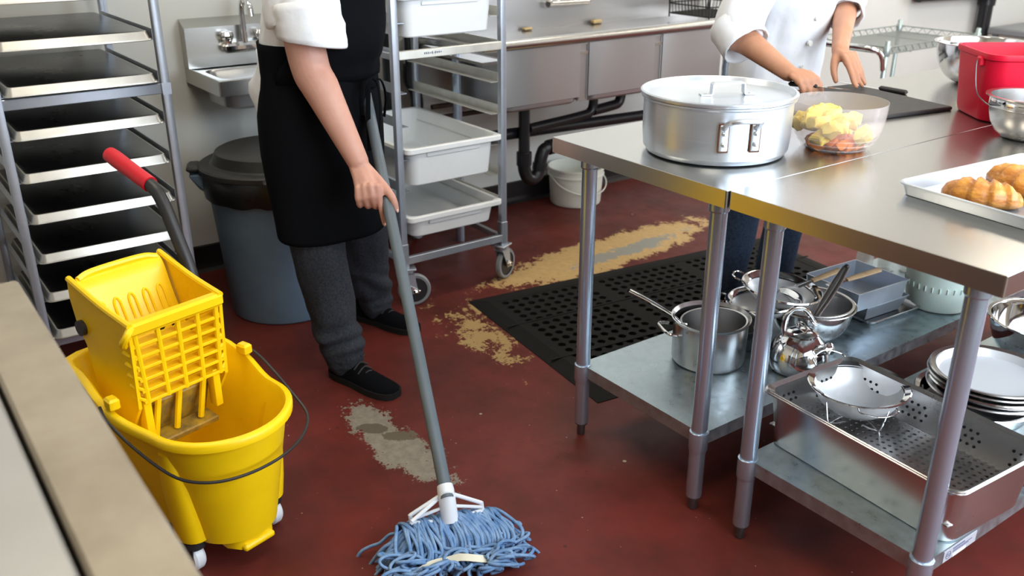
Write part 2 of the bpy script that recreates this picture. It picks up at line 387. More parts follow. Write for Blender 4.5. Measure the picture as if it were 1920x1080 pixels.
for i, (x, y) in enumerate(LAMPS):
    t = thing('ceiling_light', 'white fluorescent ceiling light panel above the kitchen', 'light', (x, y, H), 0, 'ceiling light panels')
    MB().box((0, 0, -.02), (.62, 1.22, .04), bev=.008).build('frame', M['white_pl'], t)
    MB().box((0, 0, -.043), (.56, 1.16, .01)).build('diffuser', M['lamp'], t)
# ------------------------------------------------------------------ work tables
TZ, SZ = .889, .2294
def vessel(mb, rings): return mb.loft(rings)          # closed shell: outside up, over the rim, inside down
def work_table(name, label, x0, w, d, y0, L=1.83):
    t = thing(name, label, 'table', (x0+w/2, y0+L/2, 0))
    cx, cy = x0+w/2, y0+L/2
    mb = MB()
    # folded sheet top: slab with a slightly eased edge, open underneath
    th = .040
    rg = [rrect(w, L, .004, TZ-th, 2), rrect(w, L, .004, TZ-.0012, 2), rrect(w-.0016, L-.0016, .003, TZ, 2)]
    ins = [rrect(w-.02, L-.02, .003, TZ-.014, 2), rrect(w-.02, L-.02, .003, TZ-th, 2)]
    mb.loft([ins[0], ins[1]]+rg); mb.build('top', M['steel'], t, smooth=0)
    mb = MB(); sx0, sx1 = x0+d-.012-cx, x0+w-d+.012-cx
    mb.box((0, 0, SZ-.002), (sx1-sx0, L-.13, .004)); e = .032
    for s in (-1, 1):
        mb.box((s*((sx1-sx0)/2-.0015), 0, SZ-.004-e/2), (.003, L-.13, e)); mb.box((0, s*((L-.13)/2-.0015), SZ-.004-e/2), (sx1-sx0-.006, .003, e))
    sh = mb.build('shelf', M['galv'], t)
    for i, (lx, ly) in enumerate(((x0+d, y0+.068), (x0+w-d, y0+.068), (x0+d, y0+L-.068), (x0+w-d, y0+L-.068))):
        lx -= cx; ly -= cy
        lg = MB().lathe([(.0195, .040), (.0205, .043), (.0205, TZ-.02)], 24, (lx, ly, 0)).build('leg', M['tube'], t)
        MB().lathe([(.0225, SZ-.052), (.0245, SZ-.048), (.0245, SZ+.002), (.021, SZ+.004)], 24, (lx, ly, 0)).build('shelf_collar', M['tube'], lg)
        MB().lathe([(.022, TZ-.078), (.0245, TZ-.074), (.0245, TZ-.016)], 24, (lx, ly, 0)).build('top_collar', M['tube'], lg)
        MB().lathe([(.010, 0), (.012, .004), (.012, .032), (.019, .036), (.019, .044)], 16, (lx, ly, 0)).build('foot', M['foot'], lg)
    return t, sh
work_table('work_table', 'steel work table carrying the big lidded pot and the black cutting board', 0, .604, .0758, 0)
T2, sh2 = work_table('work_table', 'steel work table carrying the croissant tray, perforated pan on its shelf', .6065, .6036, .0748, .0063)
# silver maker's label with printed lines on the shelf's right lip
cx, cy = .6065+.6036/2, .0063+1.83/2
xe = 1.1353+.012-cx+.0006
lb = MB().box((xe, .20-cy, SZ-.020), (.001, .125, .028)).build('shelf_label', M['sticker'], T2)
mb = MB()
mb.tube([V((xe+.0008, .155-cy+.009*cos(a), SZ-.020+.009*sin(a))) for a in [i*pi/8 for i in range(16)]], .0006, 4, closed=True)
for k, (y0, y1, z) in enumerate(((.171, .215, .011), (.171, .245, .0165), (.171, .232, .020), (.150, .160, .018), (.150, .160, .022))):
    mb.box((xe+.0008, (y0+y1)/2-cy, SZ-z), (.0006, y1-y0, .0022 if k < 1 else .0012))
mb.build('printed_lines', M['ink'], lb)
MB().box((xe+.0008, .198-cy, SZ-.030), (.0006, .05, .007)).build('blank_strip', M['label_w'], lb)

# ------------------------------------------------------------------ big pot with lid
PX, PY = .344, .241
t = thing('stock_pot', 'large wide aluminium pot with riveted loop handles on the steel table', 'pot', (PX, PY, TZ))
MB().lathe([(0, .0), (.150, .0), (.168, .004), (.1765, .016), (.1795, .05), (.1795, .131), (.1855, .135), (.1855, .139), (.180, .139), (.1755, .131), (.1735, .02), (.16, .008), (0, .008)], 80).build('body', M['alu'], t)
def loop_handle(t, az, rc, z0, half, drop, mat, out=.05, rr=.0065, plate=True):
    c, s = cos(az), sin(az); o = V((c, s, 0)); l = V((-s, c, 0))
    rs = .026 if plate else .006; z_ = z0-(.012 if plate else 0)
    pts = [o*(rc+.004)-l*half+V((0, 0, z_)), o*(rc+out*.55)-l*half+V((0, 0, z_+rs*.6)), o*(rc+out)-l*(half-.012)+V((0, 0, z_+rs)),
           o*(rc+out)+l*(half-.012)+V((0, 0, z_+rs)), o*(rc+out*.55)+l*half+V((0, 0, z_+rs*.6)), o*(rc+.004)+l*half+V((0, 0, z_))]
    h = MB().tube(catmull(pts, 5), rr, 10).build('handle', mat, t)
    if plate:
        for q in (-1, 1):
            R = Matrix.Rotation(az, 3, 'Z'); k = l*(q*half)
            MB().box(o*(rc+.002)+k+V((0, 0, z0-drop/2-.004)), (.006, .021, drop), rot=R, bev=.003).build('handle_plate', mat, h)
            MB().box(o*(rc+.0008)+k+V((0, 0, z0-drop/2-.004)), (.0032, .0255, drop+.006), rot=R, bev=.0015).build('rust_stain', M['grime'], h)
            for zz in (.024, .049):
                MB().ball(o*(rc+.006)+k+V((0, 0, z0-zz)), (.0062, .0062, .0062), 10).build('rivet', M['alu'], h)
    return h
loop_handle(t, radians(-31), .1795, .108, .037, .062, M['alu'])
loop_handle(t, radians(149), .1795, .108, .037, .062, M['alu'])
t = thing('round_cover', 'flat aluminium lid with strap handle lying on the large pot', 'lid', (PX, PY, TZ+.139))
MB().lathe([(0, -.006), (.168, -.006), (.1725, -.004), (.182, .0005), (.1875, .0015), (.1890, .006), (.1885, .010), (.1850, .0125), (.1815, .0115), (.1735, -.001), (.169, -.003), (0, -.003)], 80).build('disc', M['alu'], t)
hz = radians(-30); o = V((cos(hz), sin(hz), 0)); c0 = V((.01, .02, -.003)); mb = MB()
def strap(mb, pts, w, th, side):
    pts = [V(p) for p in pts]; rings = []
    for i, p in enumerate(pts):
        tg = (pts[min(i+1, len(pts)-1)]-pts[max(i-1, 0)]).normalized(); n = tg.cross(side).normalized()
        rings.append([p+side*w/2+n*th/2, p-side*w/2+n*th/2, p-side*w/2-n*th/2, p+side*w/2-n*th/2])
    mb.loft(rings)
ax = V((-sin(hz), cos(hz), 0))
strap(mb, [c0-ax*.068+V((0, 0, .002)), c0-ax*.042+V((0, 0, .0025)), c0-ax*.040+V((0, 0, .006)), c0-ax*.039+V((0, 0, .027)), c0-ax*.036+V((0, 0, .030)), c0+ax*.036+V((0, 0, .030)), c0+ax*.039+V((0, 0, .027)), c0+ax*.040+V((0, 0, .006)), c0+ax*.042+V((0, 0, .0025)), c0+ax*.068+V((0, 0, .002))], .024, .003, o)
h = mb.build('handle', M['alu'], t, smooth=20)
for q in (-1, 1): MB().ball(c0+ax*(q*.056)+V((0, 0, .004)), (.004, .004, .002), 8).build('rivet', M['alu'], h)

# ------------------------------------------------------------------ clear bowl with fruit
BX, BY = .503, .507
t = thing('salad_bowl', 'clear ribbed plastic bowl of cut fruit beside the large pot', 'bowl', (BX, BY, TZ))
ro = [(0, .0), (.074, .0), (.080, .003), (.084, .007), (.083, .010), (.094, .020), (.093, .023), (.101, .033), (.100, .036), (.106, .046), (.1055, .049), (.110, .062), (.1135, .095), (.1145, .118)]
ri = [(.1125, .118), (.1115, .095), (.108, .063), (.103, .047), (.097, .034), (.090, .021), (.078, .008), (.06, .004), (0, .004)]
MB().lathe(ro+ri, 64).build('bowl_wall', M['clear'], t)
def chunk(name, label, cat, mat, loc, sz, group, seed):
    random.seed(seed); mb = MB()
    mb.box((0, 0, 0), sz, bev=min(sz)*.14)
    bmesh.ops.subdivide_edges(mb.bm, edges=[e_ for e_ in mb.bm.edges if e_.calc_length() > min(sz)*.4], cuts=2, use_grid_fill=True)
    sh = V((random.uniform(-.3, .3), random.uniform(-.3, .3), 0))
    for v in mb.bm.verts: v.co += sh*v.co.z+V((noise.noise(v.co*70+V((seed, 0, 0))), noise.noise(v.co*70+V((0, seed, 9))), noise.noise(v.co*70+V((5, 0, seed)))))*min(sz)*.22
    o = mb.build(name, mat, None, smooth=30); o.location = loc; o.rotation_euler = (random.uniform(-.6, .6), random.uniform(-.6, .6), random.uniform(0, 3))
    return tag(o, label, cat, group)
random.seed(3); placed = []
def place(layer_z, n, rmax, sz, kind):
    k = 0; tries = 0
    while k < n and tries < 600:
        tries += 1
        a, r = random.uniform(0, 2*pi), rmax*sqrt(random.random()); p = V((r*cos(a), r*sin(a), layer_z+random.uniform(-.004, .004)))
        if kind == 2 and (p.x*.62-p.y*.78) < -.01+.04*0 and False: continue
        if all((p-q).length > (sz+s)*.50 for q, s in placed):
            placed.append((p, sz)); k += 1; yield p
i = 0
for p in place(.018, 18, .064, .027, 1):
    i += 1; chunk('orange_piece', 'orange fruit piece at the bottom of the clear bowl', 'fruit', M['carrot'], V((BX, BY, TZ))+p, (.034, .027, .020), 'orange fruit pieces in the clear bowl', 100+i)
i = 0
for z, n, rm in ((.037, 12, .070), (.060, 9, .076)):
    for p in place(z, n, rm, .040, 2):
        if z > .05: p = p+V((-.018, -.012, 0))
        i += 1; chunk('pineapple_chunk', 'yellow pineapple chunk piled in the clear bowl', 'fruit', M['pine'], V((BX, BY, TZ))+p, (.047, .038, .030), 'pineapple chunks in the clear bowl', 200+i)
for p in ((-.040, -.040, .074), (-.058, -.008, .080), (-.012, -.058, .068), (-.066, -.034, .066), (-.060, .034, .074), (-.015, -.012, .076)):
    i += 1; chunk('pineapple_chunk', 'yellow pineapple chunk piled in the clear bowl', 'fruit', M['pine'], V((BX, BY, TZ))+V(p), (.047, .038, .030), 'pineapple chunks in the clear bowl', 200+i)

# ------------------------------------------------------------------ cutting board and fork
def slab(name, label, cat, p, e, wid, th, z, mat, bev=.003):
    """plate from corner p along e (length vector) and wid to its left"""
    p, e = V((*p, z)), V((*e, 0)); n = V((-e.y, e.x, 0)).normalized()*wid
    c = p+e/2+n/2+V((0, 0, th/2)); mb = MB().box((0, 0, 0), (e.length, wid, th), bev=bev)
    o = mb.build(name, mat); o.location = c; o.rotation_euler = (0, 0, math.atan2(e.y, e.x)); return tag(o, label, cat)
slab('cutting_board', 'black cutting board under the hands of the person in white', 'cutting board', (.436, 1.158), (-.395, .07), .46, .012, TZ, M['board'])
t = thing('kitchen_knife', 'dark kitchen knife lying at the far edge of the black board', 'knife', (.02, 1.26, TZ))
MB().prism([(-.05, -.010), (.10, -.012), (.13, -.002), (.10, .006), (-.05, .008)], .0130, .0150).build('blade', M['polish'], t)
MB().box((-.095, 0, .0195), (.10, .02, .014), bev=.005).build('handle', M['black_pl'], t)
t.rotation_euler = (0, 0, radians(178)); t.location = (.075, 1.268, TZ-.0125)

# ------------------------------------------------------------------ red bucket
t = thing('square_bucket', 'red square sanitizer bucket with wire bail on the table', 'bucket', (.560, 1.215, TZ), radians(52))
def sq(w, z, r, lip=0): return rrect(w+lip, w*1.06+lip, r, z, 6)
MB().loft([sq(.195, 0, .05), sq(.207, .004, .05), sq(.215, .02, .05), sq(.238, .170, .046), sq(.247, .173, .046), sq(.249, .182, .046), sq(.247, .188, .046), sq(.238, .188, .044), sq(.232, .173, .044), sq(.21, .02, .048), sq(.198, .008, .046)]).build('body', M['red_pl'], t)
for s in (-1, 1): MB().box((s*.124, -.065, .164), (.014, .026, .026), bev=.004).build('bail_ear', M['red_pl'], t)
MB().tube(catmull([(-.134, -.065, .166), (-.135, -.072, .14), (-.133, -.092, .09), (-.122, -.118, .066), (-.09, -.135, .05), (0, -.140, .04), (.09, -.135, .05), (.122, -.118, .066), (.133, -.092, .09), (.135, -.072, .14), (.134, -.065, .166)], 5), .0018, 6).build('bail', M['foot'], t)
# ------------------------------------------------------------------ mixing bowls
def mixing_bowl(name, label, loc, r0, r1, h, mat, group=None, rot=None, lip=.008):
    n = 9; ro = []; ri = []
    for i in range(n+1):
        a = i/n*pi/2; r = r0+(r1-r0)*sin(a)**.8; z = h*(1-cos(a))**.9
        ro.append((r, z)); ri.append((r-.0022, z+.0015 if i < n else z))
    prof = [(0, 0)]+ro+[(r1+lip, h-.0008), (r1+lip+.001, h+.0012), (r1+lip, h+.0028), (r1-.001, h+.002)]+list(reversed(ri))+[(0, .0022)]
    o = MB().lathe(prof, 64).build(name, mat); o.location = loc
    if rot: o.rotation_euler = rot
    return tag(o, label, 'bowl', group)
t = thing('mixing_bowl', 'satin steel bowl with pinkish banded rim in front of the red bucket', 'bowl', (.736, .992, TZ))
MB().lathe([(0, 0), (.052, 0), (.060, .003), (.078, .018), (.092, .042), (.098, .066), (.099, .078), (.1015, .080), (.1015, .104), (.112, .108), (.113, .111), (.1, .110), (.0985, .08), (.096, .066), (.09, .043), (.076, .02), (.058, .006), (0, .004)], 64).build('bowl_wall', M['satin'], t)
MB().lathe([(.1018, .082), (.1022, .083), (.1022, .102), (.1018, .103)], 64, cap0=False, cap1=False).build('polished_band', M['chrome'], t)
mixing_bowl('mixing_bowl', 'wide steel mixing bowl behind the red bucket', (.240, 1.642, TZ), .05, .145, .134, M['polish'])

# ------------------------------------------------------------------ sheet tray with croissants
def sheet_pan(name, label, loc, rz, w, l, h, outer, inner, group=None, flip=False):
    t = thing(name, label, 'pan', loc, rz, group)
    if flip: t.rotation_euler = (pi, 0, rz)
    R = lambda ww, ll, r, z: rrect(ww, ll, r, z, 3)
    MB().loft([R(w-.028, l-.028, .012, 0), R(w-.024, l-.024, .014, .001), R(w-.008, l-.008, .02, h-.003), R(w, l, .022, h-.004), R(w+.002, l+.002, .023, h), R(w-.002, l-.002, .022, h+.002), R(w-.012, l-.012, .019, h-.001), R(w-.026, l-.026, .013, .003)], cap1=False).build('rim', outer, t)
    MB().loft([R(w-.0258, l-.0258, .013, .0032), R(w-.0262, l-.0262, .013, .0024)]).build('pan_floor', inner, t)
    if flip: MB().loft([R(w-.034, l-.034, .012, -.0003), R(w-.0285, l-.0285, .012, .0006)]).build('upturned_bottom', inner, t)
    return t
sheet_pan('sheet_pan', 'half size aluminium sheet tray holding the croissants', (1.008, .486, TZ), radians(-5), .33, .455, .027, M['alu'], M['alu'])
def croissant(label, loc, rz, s, seed, tilt=0):
    random.seed(seed); n = 46; rings = []; k = 22
    for i in range(n+1):
        u = i/n*2-1
        cx, cy = .072*s*sin(u*1.15), .045*s*(1-cos(u*1.25))*1.1
        taper = max(.02, (1-abs(u)**2.6))**.55
        seg = (u*3.0+.5) % 1.0
        ridge = .81+.24*(1-seg)**.7*min(1, seg/.07) if seg < 1 else .8
        R = .034*s*taper*ridge+.004
        tg = V((.072*1.15*cos(u*1.15), .045*1.1*1.25*sin(u*1.25), 0)).normalized(); nr = V((-tg.y, tg.x, 0))
        ring = []
        for j in range(k):
            a = 2*pi*j/k; wob = 1+.05*noise.noise(V((i*.35, j*.5, seed)))+.03*sin(j*3+i*.7)
            hh = R*(.92 if sin(a) > 0 else .62)
            ring.append(V((cx, cy, .62*R))+nr*(cos(a)*R*1.05*wob)+V((0, 0, sin(a)*hh*wob)))
        rings.append(ring)
    o = MB().loft(rings).build('croissant', M['crust'], smooth=180); o.location = loc; o.rotation_euler = (0, tilt, rz)
    return tag(o, label, 'croissant')
croissant('golden croissant at the near left edge of the sheet tray', (.985, .318, TZ+.005), radians(20), .98, 1)
croissant('golden croissant lying behind the nearest one on the tray', (.985, .455, TZ+.005), radians(-18), 1.05, 2)
croissant('golden croissant deeper in the tray past the other two', (1.04, .60, TZ+.005), radians(100), 1.0, 5)
# ------------------------------------------------------------------ on the shelf of the first table
Z1 = SZ
t = thing('saucepan', 'deep steel pot with two square loop handles on the galvanised shelf', 'pot', (.262, .383, Z1))
MB().lathe([(0, 0), (.092, 0), (.101, .004), (.105, .014), (.106, .126), (.112, .134), (.113, .137), (.110, .138), (.103, .128), (.1025, .014), (.095, .006), (0, .005)], 64).build('body', M['satin'], t)
for az in (radians(-112), radians(68)): loop_handle(t, az, .106, .108, .044, .02, M['polish'], out=.040, rr=.0046, plate=False)
for az in (radians(68),):
    for q in (-.026, .026): MB().ball((cos(az+q*9)*.1015, sin(az+q*9)*.1015, .104), .005, 8).build('rivet', M['polish'], t)
t = thing('small_saucepan', 'small saucepan with long handle nested inside the deep pot', 'saucepan', (.275, .392, Z1+.010))
MB().lathe([(0, 0), (.070, 0), (.080, .006), (.088, .06), (.092, .112), (.095, .114), (.095, .117), (.09, .116), (.086, .06), (.078, .008), (0, .004)], 56).build('body', M['satin'], t)
az = radians(208); o = V((cos(az), sin(az), 0))
pts = [o*.085+V((0, 0, .090)), o*.10+V((0, 0, .098)), o*.125+V((0, 0, .118)), o*.19+V((0, 0, .150)), o*.252+V((0, 0, .176))]
MB().tube(catmull(pts, 5), lerp_list([.004, .005, .006, .0075, .0085], 5), 12, flat=.6, up=(0, 0, 1)).build('long_handle', M['chrome'], t)
for q in (-.1, .1): MB().ball((cos(az+q)*.0845, sin(az+q)*.0845, .088), .0045, 8).build('rivet', M['chrome'], t)
t.rotation_euler = (radians(2), radians(-3), 0)
# kettle
t = thing('tea_kettle', 'polished whistling tea kettle between the pot and the bowls', 'kettle', (.448, .552, Z1), radians(-20))
MB().lathe([(0, 0), (.070, 0), (.078, .004), (.083, .014), (.0845, .030), (.082, .052), (.073, .076), (.060, .094), (.047, .105), (.044, .107), (.0, .107)], 56).build('body', M['chrome'], t)
MB().lathe([(.046, .106), (.0465, .110), (.036, .117), (.018, .122), (0, .123)], 40).build('lid', M['chrome'], t)
MB().tube(catmull([(-.024, 0, .117), (-.022, 0, .131), (0, 0, .137), (.022, 0, .131), (.024, 0, .117)], 5), .004, 8).build('lid_loop', M['polish'], t)
sp = MB().tube(catmull([(.050, .012, .070), (.075, .020, .088), (.096, .026, .100)], 4), lerp_list([.019, .016, .0145], 4), 16).build('spout', M['chrome'], t)
MB().lathe([(0, -.004), (.016, -.004), (.0175, 0), (.0165, .006), (.010, .009), (.006, .012), (0, .013)], 24).build('whistle_cap', M['polish'], sp)
sp.children[0].location = (.096, .026, .100); sp.children[0].rotation_euler = (0, radians(62), radians(15))
ka = radians(54+20); kd = V((cos(ka), sin(ka), 0))
MB().tube(catmull([kd*s_+V((0, 0, z_)) for s_, z_ in ((-.046, .092), (-.051, .130), (-.046, .162), (-.026, .182), (-.001, .180), (.018, .160), (.030, .142), (.042, .136))], 5), lerp_list([.0085, .0095, .0095, .009, .0085, .008, .0075, .006], 5), 12, flat=.75).build('handle', M['chrome'], t)
# big bowl with things in it
mixing_bowl('mixing_bowl', 'steel mixing bowl holding utensils on the galvanised shelf', (.328, .757, Z1), .05, .122, .104, M['polish'])
o = mixing_bowl('mixing_bowl', 'thin steel bowl nested in the bowl that holds utensils', (.329, .757, Z1+.012), .045, .116, .098, M['satin'], lip=.006)
t = thing('round_strainer', 'round strainer with wide polished rim leaning on the mixing bowl', 'strainer', (.262, .690, Z1+.150), radians(10))
MB().lathe([(.100, -.012), (.118, -.004), (.122, 0), (.120, .004), (.112, .002), (.099, -.008)], 56, cap0=False, cap1=False).build('rim', M['chrome'], t)
MB().lathe([(.108, -.004), (.098, -.020), (.075, -.040), (.04, -.052), (0, -.055)], 48, cap0=False).build('gauze', M['gauze'], t)
loop_handle(t, radians(200), .118, 0, .03, .02, M['chrome'], out=.03, rr=.003, plate=False)
t.rotation_euler = (radians(-3), radians(6), radians(10))
t = thing('round_strainer', 'second strainer half hidden under the rim of the leaning one', 'strainer', (.232, .648, Z1+.112), 0)
MB().lathe([(.095, -.012), (.112, -.004), (.116, 0), (.114, .004), (.106, .002), (.094, -.008)], 56, cap0=False, cap1=False).build('rim', M['chrome'], t)
MB().lathe([(.102, -.004), (.092, -.020), (.070, -.038), (.04, -.050), (0, -.052)], 48, cap0=False).build('gauze', M['gauze'], t)
loop_handle(t, radians(215), .112, -.004, .03, .02, M['chrome'], out=.034, rr=.003, plate=False)
t.rotation_euler = (radians(2), radians(-4), 0)
t = thing('frying_pan', 'dark shallow pan lying behind the deep pot', 'pan', (.175, .575, Z1))
MB().lathe([(0, 0), (.07, 0), (.078, .003), (.095, .034), (.098, .036), (.096, .038), (.076, .006), (0, .004)], 48).build('body', M['black_pl'], t)
MB().tube(catmull([(-.09, -.04, .03), (-.12, -.055, .045), (-.10, -.07, .055), (-.085, -.06, .03)], 5), .003, 8).build('wire_handle', M['chrome'], t)
# tongs
t = thing('flat_tongs', 'flat steel tongs poking up out of the mixing bowl', 'tongs', (0, 0, 0))
a, b = V((.418, .655, .352)), V((.395, .805, .462))
for s in (-1, 1):
    off = V((.008*s, 0, 0))
    MB().tube([a+off*.3, a.lerp(b, .3)+off*.8, a.lerp(b, .7)+off, b+off*.4], [.008, .008, .0085, .009], 8, flat=.35, up=(0, 0, 1)).build('arm', M['satin'], t)
MB().ball(b, (.009, .007, .009), 8).build('hinge', M['black_pl'], t)
for lab, p, q in (('short wooden handled utensil leaning in the mixing bowl', (.275, .745, .373), (.318, .888, .408)), ('wooden handled spatula reaching over the upper loaf pan', (.335, .815, .380), (.375, 1.012, .398))):
    t = thing('wooden_utensil', lab, 'utensil', (0, 0, 0)); p, q = V(p), V(q)
    MB().tube([p.lerp(q, .35), p.lerp(q, .6), q], [.010, .012, .0125], 10, flat=.55, up=(0, 0, 1)).build('wooden_handle', M['wood'], t)
    MB().tube([p, p.lerp(q, .2), p.lerp(q, .38)], [.012, .013, .007], 8, flat=.3, up=(0, 0, 1)).build('steel_shank', M['satin'], t)
# loaf pans on a small tray
sheet_pan('small_tray', 'small steel tray under the two stacked loaf pans', (.318, 1.085, Z1), radians(-4), .215, .255, .016, M['satin'], M['pan_in'])
def loaf(label, loc, rz, w, l, h, taper=.03):
    t = thing('loaf_pan', label, 'pan', loc, rz)
    R = lambda a, b, z: rrect(a, b, .006, z, 2)
    MB().loft([R(w-taper, l-taper, 0), R(w, l, h-.002), R(w+.006, l+.006, h-.001), R(w+.006, l+.006, h+.002), R(w-.002, l-.002, h+.002), R(w-taper-.003, l-taper-.003, .002)]).build('body', M['alu_rack'], t)
    mb = MB()
    for s in (-1, 1): mb.tube([(w/2*s, -l/2-.001, h), (w/2*s-.0+(-taper/2)*s, -l/2+taper/2-.001, .003)], .002, 6)
    mb.build('folded_corners', M['alu_rack'], t); return t
loaf('dented lower loaf pan standing on the small tray', (.318, 1.068, Z1+.005), radians(-4), .155, .20, .050)
loaf('wide upper loaf pan stacked on the dented one', (.300, 1.02, Z1+.058), radians(-4), .205, .235, .060, .012)
# milky tub
t = thing('plastic_tub', 'milky green plastic tub at the far end of the shelf', 'tub', (.428, 1.295, Z1))
MB().lathe([(0, 0), (.088, 0), (.094, .004), (.097, .012), (.120, .200), (.127, .202), (.127, .212), (.121, .214), (.117, .2), (.094, .014), (.085, .006), (0, .005)], 56).build('body', M['tub'], t)
mb = MB()
for i in range(30):
    a = 2*pi*i/30; mb.tube([V((cos(a)*.1065, sin(a)*.1065, .075)), V((cos(a)*.1085, sin(a)*.1085, .092))], .0022, 5)
mb.build('grip_ribs', M['tub'], t)
for i, (x, y) in enumerate(((.105, 1.36), (.150, 1.425), (.205, 1.475))):
    t = thing('glass_jar', ['first clear jar behind the upper loaf pan', 'middle clear jar between two jars behind the loaf pan', 'clear jar nearest the milky green tub'][i], 'jar', (x, y, Z1), 0, 'clear jars behind the loaf pans')
    MB().lathe([(0, 0), (.026, 0), (.030, .004), (.031, .09), (.029, .11), (.030, .125), (.028, .125), (.027, .11), (.029, .09), (.028, .006), (0, .004)], 28).build('jar_wall', M['jar'], t)

# ------------------------------------------------------------------ on the shelf of the second table
Z2 = SZ
HX, HY, HA = .907, .300, radians(-3.5)
def hotel(w, l, h, zo): return [rrect(w-.05, l-.05, .035, zo, 5), rrect(w-.042, l-.042, .04, zo+.004, 5), rrect(w-.018, l-.018, .04, zo+h-.006, 5), rrect(w-.004, l-.004, .03, zo+h-.002, 5), rrect(w, l, .026, zo+h-.004, 5), rrect(w+.001, l+.001, .026, zo+h, 5), rrect(w-.003, l-.003, .03, zo+h+.002, 5), rrect(w-.021, l-.021, .04, zo+h-.006, 5), rrect(w-.045, l-.045, .04, zo+.006, 5), rrect(w-.053, l-.053, .034, zo+.003, 5)]
t = thing('hotel_pan', 'deep rectangular steel pan on the lower shelf, holding the perforated insert', 'pan', (HX, HY, Z2), HA)
MB().loft(hotel(.53, .325, .142, 0)).build('body', M['satin'], t)
t = thing('perforated_pan', 'perforated steel insert nested in the deep rectangular pan', 'pan', (HX, HY, Z2+.045), HA)
hp = hotel(.527, .322, .101, 0)
MB().loft(hp[1:], cap0=False, cap1=False).build('walls', M['satin'], t)
mb = MB().plate_holes(-.243, .243, -.141, .141, .003, .0055, 27, 15, .0046, sides=8); mb.build('perforated_floor', M['satin'], t, smooth=0, kind='stuff')
mb = MB(); random.seed(4)
def side_holes(mb):
    for s in (-1, 1):
        for k in range(26):
            for r in range(3):
                if (k//4) % 2: continue
                x = -.215+k*.0172+(.008 if r % 2 else 0); z = .030+r*.017
                y = s*(.1375+(.150-.1375)*(z/.095)); R = Matrix.Rotation(pi/2, 3, 'X')
                mb.lathe([(.0036, -.0003), (.0036, .0003)], 8, (0, 0, 0))
                for v in mb.bm.verts[-16:] if False else list(mb.bm.verts)[-16:]: v.co = R@v.co+V((x, y-s*.0006, z))
        for k in range(14):
            for r in range(3):
                if (k//4) % 2: continue
                y = -.11+k*.0172+(.008 if r % 2 else 0); z = .030+r*.017
                x = s*(.240+(.2525-.240)*(z/.095)); R = Matrix.Rotation(pi/2, 3, 'Y')
                mb.lathe([(.0036, -.0003), (.0036, .0003)], 8, (0, 0, 0))
                for v in list(mb.bm.verts)[-16:]: v.co = R@v.co+V((x-s*.0006, y, z))
side_holes(mb); mb.build('side_perforations', M['dark'], t, smooth=0, kind='stuff')
# footed strainer standing in the perforated pan
t = thing('wire_colander', 'fine mesh colander on wire feet standing in the perforated pan', 'colander', (.757, .370, Z2+.051), radians(0))
h = .088
MB().lathe([(.104, h-.006), (.117, h-.001), (.1205, h), (.1215, h+.0025), (.119, h+.004), (.106, h-.002)], 64, cap0=False, cap1=False).build('rim', M['chrome'], t)
MB().lathe([(.108, h-.003), (.102, h-.022), (.088, h-.045), (.064, h-.064), (.035, h-.074), (0, h-.077)], 56, cap0=False).build('gauze', M['gauze'], t)
feet = []
for k, a in enumerate((radians(-100), radians(-10), radians(80), radians(170))):
    o = V((cos(a), sin(a), 0)); l = V((-sin(a), cos(a), 0))
    MB().tube(catmull([o*.104+V((0, 0, h-.004)), o*.094+V((0, 0, h*.45)), o*.082+V((0, 0, .002)), o*.055+V((0, 0, .006)), o*.03+V((0, 0, .009))], 4), .0016, 6).build('wire_leg', M['chrome'], t)
for a in (radians(-35), radians(160)):
    o = V((cos(a), sin(a), 0)); l = V((-sin(a), cos(a), 0)); up = .012 if a > 1 else -.002
    MB().tube(catmull([o*.117-l*.045+V((0, 0, h)), o*.135-l*.042+V((0, 0, h+up)), o*.15+V((0, 0, h+up*1.8)), o*.135+l*.042+V((0, 0, h+up)), o*.117+l*.045+V((0, 0, h))], 5), .0018, 6).build('wire_handle', M['chrome'], t)
# stack of round pans and sieves
def round_pan(label, z, r, h, dx, dy, mat, inner=None):
    t = thing('round_pan', label, 'pan', (.880+dx, .760+dy, Z2+z))
    MB().lathe([(0, 0), (r*.80, 0), (r*.83, .003), (r*.90, h-.004), (r-.004, h-.002), (r, h), (r-.003, h+.003), (r*.90, h), (r*.82, .006), (0, .004)], 64).build('body', mat, t)
    if inner: MB().lathe([(r*.885, h-.001), (r*.82, .0085), (0, .0065)], 56, cap0=False).build('gauze', inner, t)
round_pan('round steel pan at the bottom of the round stack', 0, .150, .042, -.012, -.022, M['polish'])
round_pan('round pan second from the bottom of the round stack', .030, .146, .034, .0, -.002, M['satin'])
round_pan('round pan in the middle of the round stack', .050, .150, .034, .004, .002, M['polish'])
round_pan('round pan just under the topmost of the round stack', .066, .152, .032, .002, .003, M['satin'])
round_pan('mesh bottomed round pan topmost of the round stack', .082, .151, .028, .004, .004, M['satin'], M['gauze'])
mixing_bowl('mixing_bowl', 'large polished bowl behind the stack of round pans', (.835, 1.165, Z2), .06, .155, .125, M['chrome'])
